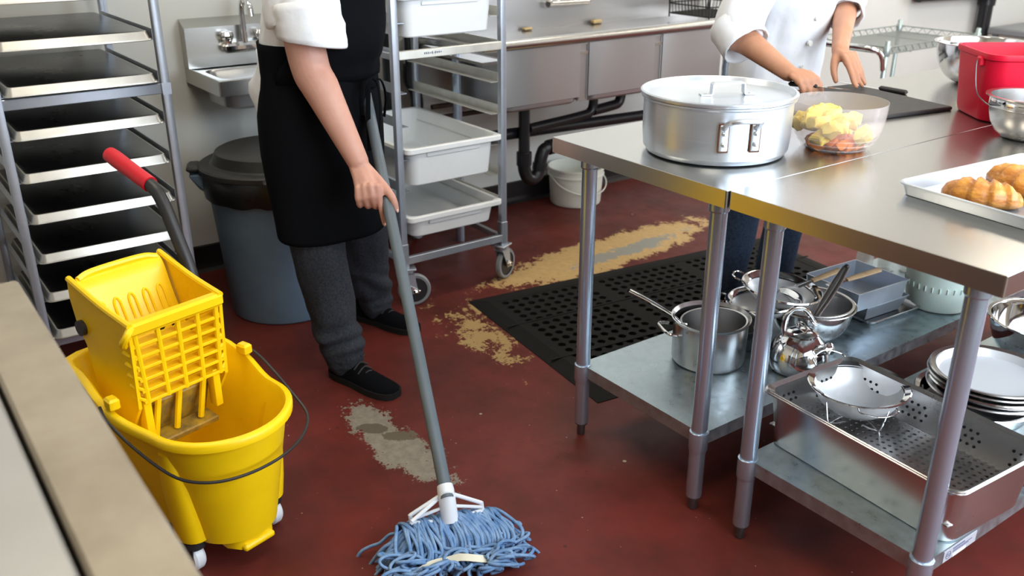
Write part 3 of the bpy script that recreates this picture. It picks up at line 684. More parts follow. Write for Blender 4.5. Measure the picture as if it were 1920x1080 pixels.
# ------------------------------------------------------------------ casters
def caster(parent, loc, rot, R=.058, w=.026, h=.15, tire='grey_rub', brake=False):
    """swivel caster under a plate at height h; part of its rack"""
    Rm = Matrix.Translation(V(loc)) @ Matrix.Rotation(rot, 4, 'Z'); off = .028
    f = MB(); f.M = Rm
    f.box((0, 0, h-.004), (.07, .06, .008), bev=.002); f.lathe([(.022, h-.022), (.026, h-.018), (.026, h-.008)], 20)
    for s in (-1, 1):
        f.loft([[V((.025, s*(w/2+.005), h-.02)), V((-.028, s*(w/2+.005), h-.02)), V((-off-.012, s*(w/2+.005), R-.01)), V((-off+.012, s*(w/2+.005), R-.012))],
                [V((.025, s*(w/2+.008), h-.02)), V((-.028, s*(w/2+.008), h-.02)), V((-off-.012, s*(w/2+.008), R-.01)), V((-off+.012, s*(w/2+.008), R-.012))]])
    f.box((0, 0, h-.022), (.056, w+.016, .006)); f.rod((-off, -w/2-.012, R), (-off, w/2+.012, R), .006, 10)
    fk = f.build('caster_fork', M['alu_rack'], parent)
    wl = MB(); wl.M = Rm @ Matrix.Translation((-off, 0, R)) @ Matrix.Rotation(pi/2, 4, 'X')
    wl.lathe([(R-.014, -w/2+.002), (R-.004, -w/2+.001), (R, -w/2+.006), (R, w/2-.006), (R-.004, w/2-.001), (R-.014, w/2-.002)], 36, cap0=False, cap1=False); wl.build('tyre', M[tire], fk)
    hb = MB(); hb.M = wl.M if False else Rm @ Matrix.Translation((-off, 0, R)) @ Matrix.Rotation(pi/2, 4, 'X')
    hb.lathe([(0, -w/2+.004), (.012, -w/2), (.016, -w/2+.005), (R-.013, -w/2+.005), (R-.013, w/2-.005), (.016, w/2-.005), (.012, w/2), (0, w/2-.004)], 30); hb.build('hub', M['black_pl'], fk)
    if brake:
        b = MB(); b.M = Rm
        b.box((-off+.005, w/2+.012, R+.008), (.05, .006, .016), rot=Matrix.Rotation(radians(-30), 3, 'Y'), bev=.002); b.ball((-off, w/2+.014, R), .009, 8); b.build('brake_lever', M['chrome'], fk)
    return fk
# ------------------------------------------------------------------ tall sheet pan rack (left)
RX0, RX1, RY0, RY1 = -1.76, -1.125, -1.130, -.655
rack = thing('pan_rack', 'tall aluminium rack of sheet pans beside the yellow mop bucket', 'rack', ((RX0+RX1)/2, (RY0+RY1)/2, 0))
rc = V(rack.location)
def rbox(mb, c, d, **k): return mb.box(V(c)-rc, d, **k)
for x in (RX0, RX1):
    for y in (RY0, RY1):
        mb = MB(); rbox(mb, (x, y, .955), (.026, .026, 1.61), bev=.003); mb.build('post', M['alu_rack'], rack)
for z in (.165, .918, 1.75):
    for x in (RX0+.004, RX1-.004): mb = MB(); rbox(mb, (x, (RY0+RY1)/2, z), (.016, RY1-RY0-.024, .032), bev=.002); mb.build('cross_bar', M['alu_rack'], rack)
    for y in (RY0, RY1): mb = MB(); rbox(mb, ((RX0+RX1)/2, y, z), (RX1-RX0-.024, .016, .03), bev=.002); mb.build('side_bar', M['alu_rack'], rack)
for y in (RY1,): mb = MB(); rbox(mb, (RX1, RY1+.0005, .918), (.0285, .0275, .036)); mb.ball(V((RX1-.004, RY1+.015, .918))-rc, (.005, .004, .005), 8); mb.build('joint_sleeve', M['alu_rack'], rack)
PZ = [.178+.1272*k for k in range(11)]
for z in PZ:
    for y, s in ((RY0, 1), (RY1, -1)):
        mb = MB(); rbox(mb, ((RX0+RX1)/2+.004, y+s*.0145, z+.014), (RX1-RX0-.02, .0025, .034)); rbox(mb, ((RX0+RX1)/2+.004, y+s*.029, z-.003), (RX1-RX0-.02, .030, .0025)); mb.build('slide_rail', M['alu_rack'], rack, smooth=0)
for i, (x, y, r) in enumerate(((RX0, RY0, .4), (RX0, RY1, 2.6), (RX1-.03, RY0, .5), (RX1-.02, RY1+.02, -.9))): caster(rack, V((x, y, 0))-rc, r, R=.06, h=.15)
ords = ['lowest', 'second from the bottom', 'third from the bottom', 'fourth from the bottom', 'fifth from the bottom', 'fourth from the top', 'third from the top', 'second from the top', 'topmost']
for k in range(9):
    sheet_pan('sheet_pan', 'dark topped aluminium sheet pan, %s in the tall rack' % ords[k], ((RX0+RX1)/2+.010, (RY0+RY1)/2, PZ[k]+.0265), 0, .655, .436, .026, M['pan'], M['pan_in'], 'sheet pans in the tall rack', True)
# ------------------------------------------------------------------ rack of white food boxes
QX0, QX1, QY0, QY1 = -1.70, -1.047, .120, .583
rack2 = thing('box_rack', 'aluminium rolling rack of white food boxes behind the person mopping', 'rack', ((QX0+QX1)/2, (QY0+QY1)/2, 0))
rc = V(rack2.location)
for x in (QX0, QX1):
    for y in (QY0, QY1):
        mb = MB(); rbox(mb, (x, y, .96), (.026, .026, 1.60), bev=.003); p = mb.build('post', M['alu_rack'], rack2)
        mb = MB(); rbox(mb, (x, y, .205), (.030, .030, .10), bev=.002); mb.build('foot_sleeve', M['alu_rack'], p)
for z, mt in ((.187, 'alu_rack'), (.956, 'rack_white'), (1.74, 'alu_rack')):
    for x in (QX0+.004, QX1+.006): mb = MB(); rbox(mb, (x, (QY0+QY1)/2, z), (.020, QY1-QY0-.022, .030), bev=.002); mb.build('cross_bar', M[mt], rack2)
    for y in (QY0, QY1): mb = MB(); rbox(mb, ((QX0+QX1)/2, y, z-.004), (QX1-QX0-.024, .018, .024), bev=.002); mb.build('side_bar', M['alu_rack'], rack2)
QZ = [.335, .455, .578, .700, .822, .945, 1.067, 1.19, 1.31, 1.43]
for z in QZ:
    for y, s in ((QY0, 1), (QY1, -1)):
        mb = MB(); rbox(mb, ((QX0+QX1)/2+.004, y+s*.0145, z+.012), (QX1-QX0-.02, .0025, .036)); rbox(mb, ((QX0+QX1)/2+.004, y+s*.031, z-.004), (QX1-QX0-.02, .034, .0025)); mb.build('slide_rail', M['rack_white'] if s < 0 else M['alu_rack'], rack2, smooth=0)
mb = MB(); random.seed(5)
for k in range(9): mb.box(V((QX1+.0165, .235+k*.008+(.004 if k > 4 else 0), .957))-rc, (.0006, .004, random.uniform(.004, .009)), rot=Matrix.Rotation(random.uniform(-.5, .5), 3, 'X'))
mb.build('pen_marks', M['ink'], rack2, smooth=0)
for x, y, r, b in ((QX0, QY0, .4, 0), (QX0, QY1, 2.0, 0), (QX1, QY0+.008, radians(-110), 1), (QX1, QY1-.005, radians(-66), 1)): caster(rack2, V((x, y, 0))-rc, r, R=.064, h=.158, brake=bool(b))
def food_box(label, z, h, x0=0):
    w, l = .43, .66; t = thing('food_box', label, 'box', ((QX0+QX1)/2+.028+x0, (QY0+QY1)/2, z), 0, 'white food boxes on the rack')
    R = lambda a, b, r, zz: rrect(b, a, r, zz, 4)
    MB().loft([R(w-.075, l-.075, .03, 0), R(w-.066, l-.066, .035, .004), R(w-.045, l-.045, .04, h-.024), R(w-.030, l-.030, .03, h-.022), R(w-.004, l-.004, .022, h-.020), R(w, l, .022, h-.018), R(w, l, .022, h-.002), R(w-.004, l-.004, .022, h), R(w-.034, l-.034, .03, h), R(w-.040, l-.040, .035, h-.004), R(w-.052, l-.052, .038, h-.03), R(w-.074, l-.074, .034, .008), R(w-.084, l-.084, .03, .004)]).build('body', M['bin'], t)
    for s in (-1, 1): MB().box((s*(l/2-.022), 0, h-.034), (.010, .24, .016), bev=.003).build('end_grip', M['bin'], t)
    return t
food_box('shallow white food box, lowest on the rolling rack', .268, .090)
food_box('deep white food box in the middle of the rolling rack', .470, .150)
food_box('deep white food box high on the rolling rack, cut by the frame', 1.012, .150)
# ------------------------------------------------------------------ hand sink
HSF = .035
t = thing('hand_sink', 'small wall hung steel hand sink with gooseneck faucet', 'sink', (-1.878, -.17, 0))
w = .38; mb = MB()
pr = [(0, 1.035), (.058, 1.005), (.058, .852), (0, .852)]
mb.loft([[V((x, -w/2, z)) for x, z in pr], [V((x, w/2, z)) for x, z in pr]]); mb.build('backsplash', M['steel'], t, smooth=0)
mb = MB(); D = .385
o1, i1 = lambda z: rrect(D, w, .006, z, 3, D/2), lambda z, k=0: rrect(D-.15+k, w-.09+k, .05, z, 3, D/2+.012)
mb.loft([o1(.795), o1(.850), rrect(D-.006, w-.006, .006, .853, 3, D/2), rrect(D-.02, w-.02, .006, .850, 3, D/2), i1(.846, .012), i1(.836), i1(.74, -.03), i1(.725, -.08)], cap0=False); mb.build('deck', M['steel'], t)
mb = MB(); mb.loft([i1(.725, -.05), i1(.738, 0), i1(.80, .02)], cap1=False); mb.loft([o1(.795), i1(.80, .02)], cap0=False, cap1=False); mb.build('basin', M['steel_v'], t)
f = MB().box((.080, .035, .925), (.055, .185, .042), bev=.014).build('faucet_body', M['chrome'], t)
MB().tube(catmull([(.090, .032, .94), (.090, .032, 1.02), (.092, .032, 1.075), (.108, .036, 1.105), (.132, .040, 1.103), (.150, .042, 1.080), (.155, .043, 1.045)], 5), lerp_list([.0125, .0115, .0115, .0115, .0115, .013, .0145], 5), 14).build('gooseneck', M['chrome'], f)
for s in (-1, 1):
    MB().lathe([(.017, .94), (.018, .952), (.022, .957), (.026, .972), (.021, .985), (0, .989)], 10, (.086, .035+s*.070, 0)).build('faucet_knob', M['chrome'], f)
MB().tube([(.21, .02, .725), (.21, .02, .70)], .016, 12).build('drain_collar', M['red_pl'], t)
MB().tube(catmull([(.21, .02, .70), (.205, .02, .62), (.20, .02, .56)], 3), .0125, 12).build('drain_pipe', M['cream'], t)
MB().tube(catmull([(.20, .02, .57), (.195, .02, .50), (.15, .02, .45), (.02, .02, .45)], 4), .016, 12).build('trap', M['pipe'], t)
# ------------------------------------------------------------------ three compartment sink
t = thing('pot_sink', 'long three compartment steel pot sink along the back wall', 'sink', (-1.57, 1.4, 0)); rc = V(t.location)
def L_(x, y, z): return V((x, y, z))-rc
SY0, SY1, XF, XB = .735, 2.075, -1.265, -1.62
mb = MB(); mb.box(L_(-1.862, 1.57, 1.06), (.03, 1.86, .40), bev=.004); mb.build('backsplash', M['steel_v'], t)
mb = MB(); pr = [(-1.847, .876), (XB+.0, .868), (XB, .840), (-1.847, .840)]
mb.loft([[L_(x, .64, z) for x, z in pr], [L_(x, 2.5, z) for x, z in pr]]); mb.build('back_ledge', M['steel'], t, smooth=0)
basins = [(.752, 1.157), (1.200, 1.602), (1.645, 2.05)]
for y0, y1 in basins:
    yc, w = (y0+y1)/2, y1-y0; xc, d = (XF+XB)/2, XF-XB
    R = lambda k, z, r=.05: [p-rc for p in rrect(d+k, w+k, r, z, 5, xc, yc)]
    mb = MB(); mb.loft([R(-.02, .632), R(-.004, .640), R(0, .656), R(0, .85), R(.0, .856), R(-.006, .856), R(-.006, .66), R(-.05, .642)]); mb.build('basin', M['steel_v'], t)
for a, b in ((.64, .752), (1.157, 1.200), (1.602, 1.645), (2.05, 2.5)):
    mb = MB(); mb.box(L_((XF+XB)/2, (a+b)/2, .848), (XF-XB, b-a, .012)); mb.build('drainboard', M['steel'], t, smooth=0)
for y0, y1 in basins:
    MB().box(L_(XF+.0015, (y0+y1)/2, .774), (.005, y1-y0-.006, .236), bev=.002).build('front_panel', M['steel_v'], t)
for a, b in ((1.157, 1.200), (1.602, 1.645)):
    mb = MB(); mb.box(L_(XF-.012, (a+b)/2, .762), (.010, b-a+.012, .245)); [mb.tube([L_(XF-.006, y_, .645), L_(XF-.006, y_, .882)], .0045, 8) for y_ in (a-.001, b+.001)]; mb.build('gap_panel', M['steel_v'], t)
mb = MB(); mb.tube([L_(XF+.012, .64, .914), L_(XF+.012, 2.5, .914)], .021, 16); mb.build('rolled_rim', M['steel'], t)
mb = MB(); mb.tube([L_(-1.84, .645, .885), L_(XF+.012, .645, .912)], .018, 12); mb.build('side_rim', M['steel'], t)
for x, y in ((-1.55, .70), (-1.55, 2.42)): mb = MB(); mb.tube([L_(x, y, 0), L_(x, y, .88)], .0205, 16); mb.build('leg', M['tube'], t)
for z in (.60, .548): mb = MB(); mb.tube([L_(-1.70, .66, z), L_(-1.70, 2.4, z)], .012, 10); mb.build('cross_rail', M['copper'], t)
f = thing('wall_faucet', 'chrome wall faucet body on the pot sink backsplash', 'faucet', (-1.845, 1.53, .985))
MB().tube([(.035, -.125, .01), (.035, .125, .006)], .017, 14).build('body', M['chrome'], f)
for y in (-.125, .125): MB().tube([(-.002, y, .012), (.035, y, .01)], .02, 14).build('inlet', M['chrome'], f); MB().lathe([(.012, .0), (.024, .022), (.026, .04), (.016, .055), (0, .056)], 12, (.035, y, .018)).build('knob', M['chrome'], f)
MB().tube(catmull([(.035, 0, .02), (.05, 0, .10), (.11, 0, .14), (.18, 0, .10), (.19, 0, .07)], 5), .011, 12).build('spout', M['chrome'], f)
for i, (y, ln, lab) in enumerate(((1.285, .055, 'narrow tan soap scrap on the sink ledge nearer the box rack'), (1.725, .065, 'chunky tan scrubber on the sink ledge below the faucet'))):
    mb = MB().box((0, 0, 0), (.026, ln, .012+.006*i), bev=.004); o = mb.build(['soap_scrap', 'scrubber'][i], M['tan']); o.location = (-1.822, y, .883+.003*i); o.rotation_euler = (0, 0, .15); tag(o, lab, ['soap', 'scrubber'][i])
# drain pipes under the sink
t = thing('drain_pipes', 'black plastic drain pipes and trap under the pot sink', 'pipe', (-1.45, 1.3, 0)); rc = V(t.location)
xp = -1.45
def pipe(name, pts, r, par=t, m=4): return MB().tube(catmull([L_(*p) for p in pts], m), r, 14).build(name, M['pipe'], par)
pipe('main_pipe', [(xp-.05, .60, .485), (xp-.05, 1.2, .470), (xp-.05, 2.3, .445)], .026)
pipe('tail_pipe', [(xp, .992, .636), (xp, .992, .50), (xp, .992, .35)], .026)
tr = pipe('trap', [(xp, .992, .36), (xp, .994, .315), (xp+.0, 1.012, .275), (xp, 1.045, .262), (xp, 1.075, .285), (xp, 1.085, .33), (xp, 1.098, .372), (xp, 1.13, .396), (xp, 1.30, .405)], .030)
for p, q in (((xp, .992, .335), (xp, .992, .395)), ((xp, 1.082, .300), (xp, 1.086, .330)), ((xp, 1.13, .396), (xp, 1.17, .399))): MB().tube([L_(*p), L_(*q)], .0355, 16).build('slip_nut', M['pipe'], tr)
pipe('tail_pipe', [(xp, 1.40, .64), (xp, 1.40, .57), (xp, 1.385, .535), (xp, 1.33, .52), (xp, 1.02, .50)], .022)
pipe('tail_pipe', [(xp, 1.575, .64), (xp, 1.575, .59), (xp, 1.56, .555), (xp, 1.52, .545), (xp, 1.40, .535)], .024)
t = thing('standpipe', 'thick black vertical pipe behind the box rack', 'pipe', (-1.80, .51, 0)); rc = V(t.location)
MB().tube([(0, 0, .0), (0, 0, 1.6)], .032, 16).build('pipe', M['pipe'], t); MB().tube([(0, 0, .52), (0, 0, .60)], .038, 16).build('coupling', M['pipe'], t)
t = thing('thin_standpipe', 'thinner black pipe with a cleanout fitting beside the thick one', 'pipe', (-1.805, .61, 0))
MB().tube([(0, 0, .75), (0, 0, 1.6)], .016, 14).build('pipe', M['pipe'], t)
MB().tube(catmull([(0, 0, .78), (0, 0, .71), (.01, .022, .66), (.01, .03, .60), (.0, .03, .545)], 4), .029, 14).build('fitting', M['pipe'], t)
# dish basket on the drainboard
t = thing('dish_basket', 'dark wire dish basket on the sink drainboard behind the person in white', 'basket', (-1.60, 2.31, .905)); mb = MB()
for z in (.0, .05, .12): mb.tube([p+V((0, 0, z)) for p in rrect(.30+z*.3, .30+z*.3, .03, .004, 3)], .0035, 6, closed=True)
for i in range(13):
    s = -.14+i*.28/12
    for q in (-1, 1): mb.tube([(s, q*.148, .004), (s, q*.166, .124)], .0022, 5); mb.tube([(q*.148, s, .004), (q*.166, s, .124)], .0022, 5)
    mb.tube([(s, -.15, .004), (s, .15, .004)], .0022, 5)
for x, y in ((-.14, -.15), (.14, -.15), (-.14, .14), (.14, .14)): mb.tube([(x, y, -.0145), (x, y, .14)], .0045, 6)
mb.build('wire_cage', M['wire'], t)
# ------------------------------------------------------------------ cream bucket under the sink
t = thing('pail', 'cream plastic pail on the floor below the sink trap', 'bucket', (-1.70, 1.515, 0))
MB().lathe([(0, 0), (.122, 0), (.128, .004), (.131, .012), (.139, .150), (.146, .152), (.146, .160), (.142, .161), (.143, .184), (.148, .186), (.148, .196), (.143, .197), (.139, .184), (.128, .012), (.12, .005), (0, .005)], 56).build('body', M['cream'], t)
MB().tube(catmull([(-.04, -.146, .165), (.06, -.148, .12), (.125, -.09, .085), (.150, .0, .072), (.125, .09, .085), (.06, .148, .12), (-.04, .146, .165)], 5), .0032, 6).build('bail', M['cream'], t)
# ------------------------------------------------------------------ trash can
TX, TY = -1.335, -.245
t = thing('trash_can', 'blue grey round trash can behind the person mopping', 'trash can', (TX, TY, 0)); t.scale = (1, 1, .87)
MB().lathe([(0, 0), (.196, 0), (.203, .006), (.206, .02), (.242, .560), (.246, .562), (.248, .615), (.256, .620), (.256, .640), (.248, .642), (.238, .56), (.20, .02), (.19, .01), (0, .01)], 72).build('body', M['trash'], t)
for a in (radians(-112), radians(68)):
    o = V((cos(a), sin(a), 0)); l = V((-sin(a), cos(a), 0)); mb = MB()
    mb.loft([[o*.235+l*.075+V((0, 0, .555)), o*.25+l*.075+V((0, 0, .636)), o*.25-l*.075+V((0, 0, .636)), o*.235-l*.075+V((0, 0, .555))], [o*.268+l*.05+V((0, 0, .575)), o*.298+l*.058+V((0, 0, .632)), o*.298-l*.058+V((0, 0, .632)), o*.268-l*.05+V((0, 0, .575))]]); mb.build('grip', M['trash'], t)
mb = MB(); random.seed(9); rings = []
for r, z in ((.2565, .645), (.262, .63), (.262, .58), (.256, .535)):
    rings.append([V(((r+.004*noise.noise(V((i*.8, z*30, 1))))*cos(2*pi*i/72), (r+.004*noise.noise(V((i*.8, z*30, 1))))*sin(2*pi*i/72), z+(.018*noise.noise(V((i*.35, 3, 0))) if z < .56 else 0))) for i in range(72)])
mb.loft(rings, cap0=False, cap1=False); mb.build('bin_liner', M['bag'], t)
ld = MB().lathe([(.20, .640), (.262, .640), (.270, .644), (.270, .662), (.262, .668), (.228, .670), (.220, .676), (.205, .716), (.195, .722), (.10, .728), (0, .730)], 72, cap0=True).build('lid', M['lid'], t)
for a in (radians(-112), radians(68), radians(-20), radians(160)):
    o = V((cos(a), sin(a), 0)); R = Matrix.Rotation(a, 3, 'Z')
    MB().box(o*.282+V((0, 0, .655)), (.05, .10, .026), rot=R, bev=.010).build('lid_tab', M['lid'], ld)
# ------------------------------------------------------------------ rubber mat
MA = radians(-7); mlen, mw = 1.524, .912
t = thing('rubber_mat', 'black rubber drainage mat full of round holes beside the work table', 'mat', (-.933, .335, 0), MA)
mb = MB(); bd = .085
hn = lambda i, j: (j % 9 == 8)
mb.plate_holes(bd, mw-bd, bd, mlen-bd, .002, .014, 16, 30, .0155, skip=lambda i, j: (j % 10 == 9) or (i in (5, 11) and False))
mb.build('holed_field', M['rubber'], t, smooth=0)
for a, b, c, d in ((0, mw, 0, bd), (0, mw, mlen-bd, mlen), (0, bd, bd, mlen-bd), (mw-bd, mw, bd, mlen-bd)):
    mb = MB()
    k = lambda x, y: .0025 if (x < .001 or x > mw-.001 or y < .001 or y > mlen-.001) else .015
    P = [(a, c), (b, c), (b, d), (a, d)]
    lo = [V((x, y, 0)) for x, y in P]; hi = [V((x, y, .003)) for x, y in P]
    ins = []
    for x, y in P: ins.append(V((min(max(x, .055), mw-.055), min(max(y, .055), mlen-.055), .015)))
    if c == 0: ins = [V((.055, .055, .015)), V((mw-.055, .055, .015)), V((mw-bd, bd, .015)), V((bd, bd, .015))]; lo = [V((0, 0, 0)), V((mw, 0, 0)), V((mw-bd, bd, 0)), V((bd, bd, 0))]
    elif d == mlen: ins = [V((bd, mlen-bd, .015)), V((mw-bd, mlen-bd, .015)), V((mw-.055, mlen-.055, .015)), V((.055, mlen-.055, .015))]; lo = [V((bd, mlen-bd, 0)), V((mw-bd, mlen-bd, 0)), V((mw, mlen, 0)), V((0, mlen, 0))]
    elif a == 0: ins = [V((.055, .055, .015)), V((bd, bd, .015)), V((bd, mlen-bd, .015)), V((.055, mlen-.055, .015))]; lo = [V((0, 0, 0)), V((bd, bd, 0)), V((bd, mlen-bd, 0)), V((0, mlen, 0))]
    else: ins = [V((mw-bd, bd, .015)), V((mw-.055, .055, .015)), V((mw-.055, mlen-.055, .015)), V((mw-bd, mlen-bd, .015))]; lo = [V((mw-bd, bd, 0)), V((mw, 0, 0)), V((mw, mlen, 0)), V((mw-bd, mlen-bd, 0))]
    mb.loft([lo, [p.copy()+V((0, 0, .002)) if abs(p.x-q.x)+abs(p.y-q.y) > .01 else V((p.x, p.y, .015)) for p, q in zip(lo, ins)], ins]); mb.build('bevelled_border', M['rubber'], t, smooth=0)
mb = MB()
for x in (mw/3, mw*2/3): mb.box((x, mlen/2, .0152), (.010, mlen-.02, .002))
mb.build('section_ribs', M['rubber'], t, smooth=0)
# ------------------------------------------------------------------ wire cart by the back wall
t = thing('wire_cart', 'chrome wire shelf cart against the back wall past the work table', 'cart', (-1.05, 3.16, 0)); cw, cl = .47, .83
for x in (-cw/2, cw/2):
    for y in (-cl/2, cl/2):
        p = MB().lathe([(.0125, .06), (.0125, .815), (.010, .82)], 16, (x, y, 0)).build('post', M['cartwire'], t)
        MB().lathe([(.016, .745), (.0175, .75), (.0175, .79), (.015, .795)], 16, (x, y, 0)).build('collar', M['cartwire'], p)
        caster(t, (x, y, 0), .7*x+y*2, R=.03, w=.02, h=.075)
for zz, nm in ((.755, 'shelf'), (.25, 'shelf')):
    mb = MB()
    for z in (zz, zz+.032): mb.tube([V((sx*cw/2, sy*cl/2, z)) for sx, sy in ((-1, -1), (1, -1), (1, 1), (-1, 1))], .0032, 6, closed=True)
    def zig(a, b, n):
        a, b = V(a), V(b); mb.tube([a.lerp(b, i/n)+V((0, 0, .032*(i % 2))) for i in range(n+1)], .0022, 5)
    for s in (-1, 1): zig((s*cw/2, -cl/2, zz), (s*cw/2, cl/2, zz), 28); zig((-cw/2, s*cl/2, zz), (cw/2, s*cl/2, zz), 16)
    for i in range(26): x = -cw/2+cw*(i+.5)/26; mb.tube([(x, -cl/2, zz), (x, cl/2, zz)], .0018, 4)
    for y in (-.2, .2): mb.tube([(-cw/2, y, zz-.004), (cw/2, y, zz-.004)], .003, 5)
    mb.build(nm, M['cartwire'], t)
MB().tube(catmull([(cw/2+.002, -cl/2-.014, .68), (cw/2, -cl/2-.05, .76), (cw/2-.05, -cl/2-.10, .79), (0, -cl/2-.115, .79), (-cw/2+.05, -cl/2-.10, .79), (-cw/2, -cl/2-.05, .76), (-cw/2-.002, -cl/2-.014, .68)], 6), .0125, 12).build('push_handle', M['chrome'], t)
t = thing('black_pipe', 'black pipe with elbow running down the back wall behind the cart', 'pipe', (-1.815, 5.5, 0))
MB().tube([(0, 0, 0), (0, 0, .76)], .048, 16).build('pipe', M['pipe'], t)
e = MB().tube(catmull([(0, 0, .74), (0, 0, .80), (0, -.04, .835), (0, -.10, .84)], 4), .058, 16).build('elbow', M['pipe'], t)
MB().tube([(0, -.08, .84), (0, -.9, .855)], .045, 16).build('branch_pipe', M['pipe'], t)
t = thing('grey_bench', 'low dark grey bench top against the wall at the edge of the frame', 'bench', (-1.45, 5.95, 0))
MB().box((0, 0, .565), (.62, .95, .05), bev=.01).build('top', M['grey_rub'], t)
for x in (-.27, .27):
    for y in (-.42, .42): MB().box((x, y, .27), (.035, .035, .54)).build('leg', M['grey_rub'], t)
# ------------------------------------------------------------------ foreground counter (bottom left)
t = thing('steel_counter', 'worn steel counter with dark seam in the near left corner', 'counter', (.86, -1.78, 0))
CX0, CX1, CY0, CY1 = .345-.86, 1.50-.86, -2.25+1.78, -1.333+1.78
MB().box(((CX0+CX1)/2, CY1-.0405, .895), (CX1-CX0, .081, .05), bev=.004).build('edge_rail', M['counter'], t)
MB().box((CX0+.15, (CY0+CY1-.087)/2, .895), (.30, CY1-CY0-.087, .05), bev=.004).build('end_deck', M['counter'], t)
MB().box(((CX0+.306+CX1)/2, (CY0+CY1-.087)/2, .893), (CX1-CX0-.306, CY1-CY0-.087, .05), bev=.004).build('inner_deck', M['counter_in'], t)
MB().box(((CX0+CX1)/2, (CY0+CY1)/2, .866), (CX1-CX0-.004, CY1-CY0-.004, .01)).build('seam_bed', M['dark'], t)
mb = MB().box(((CX0+CX1)/2, (CY0+CY1)/2-.05, .48), (CX1-CX0-.10, CY1-CY0-.14, .76), bev=.004); mb.build('cabinet', M['cab'], t)
for x in (CX0+.08, CX1-.08):
    for y in (CY0+.08, CY1-.17): MB().lathe([(.02, 0), (.02, .10)], 14, (x, y, 0)).build('foot', M['tube'], t)
# grey cart with a white tub between the counter and the pan rack
t = thing('utility_cart', 'grey plastic cart partly hidden left of the pan rack', 'cart', (-1.0, -1.50, 0))
for x in (-.22, .24):
    for y in (-.20, .19): MB().tube([(x, y, .03), (x*.98, y, .70)], .022, 14).build('post', M['grey_rub'], t)
for z in (.18, .62): MB().loft([rrect(.52, .44, .04, z, 4), rrect(.54, .46, .04, z+.04, 4), rrect(.52, .44, .035, z+.04, 4), rrect(.50, .42, .035, z+.012, 4)]).build('tray', M['grey_rub'], t)
t = thing('lidded_tub', 'white lidded tub on the grey cart left of the pan rack', 'tub', (-.86, -1.40, .192))
MB().lathe([(0, 0), (.075, 0), (.08, .006), (.088, .16), (.086, .165), (0, .165)], 36).build('body', M['bin'], t)
MB().lathe([(.094, .158), (.096, .16), (.096, .185), (.09, .19), (.03, .192), (0, .192)], 36, cap0=True).build('lid', M['white_pl'], t)
# ------------------------------------------------------------------ yellow mop bucket
BA = radians(15)
t = thing('mop_bucket', 'yellow mop bucket on casters with black wire bail', 'mop bucket', (-.02, -.95, 0), BA)
mop_bucket = t
def sm(a, b, x): x = min(1, max(0, (x-a)/(b-a))); return x*x*(3-2*x)
def outline(k, inset, zf):
    """k: 0 at the foot, 1 at the rim"""
    Rf = .104+(.152-.104)*k-inset; Rw = .104+(.156-.104)*k-inset; Rm = .110+(.179-.110)*k-inset; Rb = .100+(.150-.100)*k-inset; Lb = -.36-.05*k+inset
    half = []
    for i in range(13):
        a = pi/2*i/12; half.append((Rf*cos(a), Rw*sin(a)))
    for i in range(1, 6): u = i/5; half.append((-.15*u, Rw+(Rm-Rw)*sm(0, 1, u)))
    for i in range(1, 5): u = i/4; half.append((-.15-(abs(Lb)-.15-.05)*u, Rm+(Rb-Rm)*sm(0, 1, u)))
    half += [(Lb+.015, Rb-.012), (Lb, Rb-.05), (Lb, .04)]
    pts = half+[(x, -y) for x, y in reversed(half[1:])]
    return [V((x, y, zf(x))) for x, y in pts]
rimz = lambda x: .388+.052*sm(.02, .30, -x)
lev = lambda f: (lambda x: .086+(rimz(x)-.086)*f)
mb = MB(); inn = MB()
rings = [outline(0, .012, lambda x: .080), outline(0, 0, lev(0)), outline(.12, 0, lev(.12)), outline(.5, 0, lev(.5)), outline(.93, 0, lev(.915)), outline(1, -.004, lev(.925)), outline(1, -.012, lev(.94)), outline(1, -.013, lambda x: rimz(x)-.002), outline(1, -.008, lambda x: rimz(x)+.003), outline(1, .002, lambda x: rimz(x)+.003), outline(1, .007, lambda x: rimz(x)-.004),
         outline(.5, .008, lev(.5)), outline(.12, .010, lev(.14)), outline(0, .016, lambda x: .100)]
mb.loft(rings)
# wheel housings bulging out of the body
for x in (-.005, -.335):
    for s in (-1, 1):
        def hsec(z, rx, yo):
            k_ = max(0, (z-.086)/(rimz(x)-.086)); wy = .104+(.156-.104)*k_ if x > -.1 else .108+(.168-.108)*k_
            P_ = [V((x+rx*cos(a_), s*(wy-.006+(yo-wy+.006)*sin(a_)**.8), z)) for a_ in [pi*i_/12 for i_ in range(13)]]
            return P_
        mb.loft([hsec(.096, .044, .141), hsec(.15, .046, .147), hsec(.24, .044, .153), hsec(.30, .034, .154), hsec(.335, .018, .154)])
mb.loft([[V((x, y, z)) for x, y in ((-.03, -.058), (.060, -.062), (.090, -.045), (.100, 0), (.090, .045), (.060, .062), (-.03, .058))] for z in (.060, .10)]); mb.box((.082, 0, .064), (.046, .085, .020), bev=.006)
body = mb.build('body', M['yellow'], t, smooth=50)
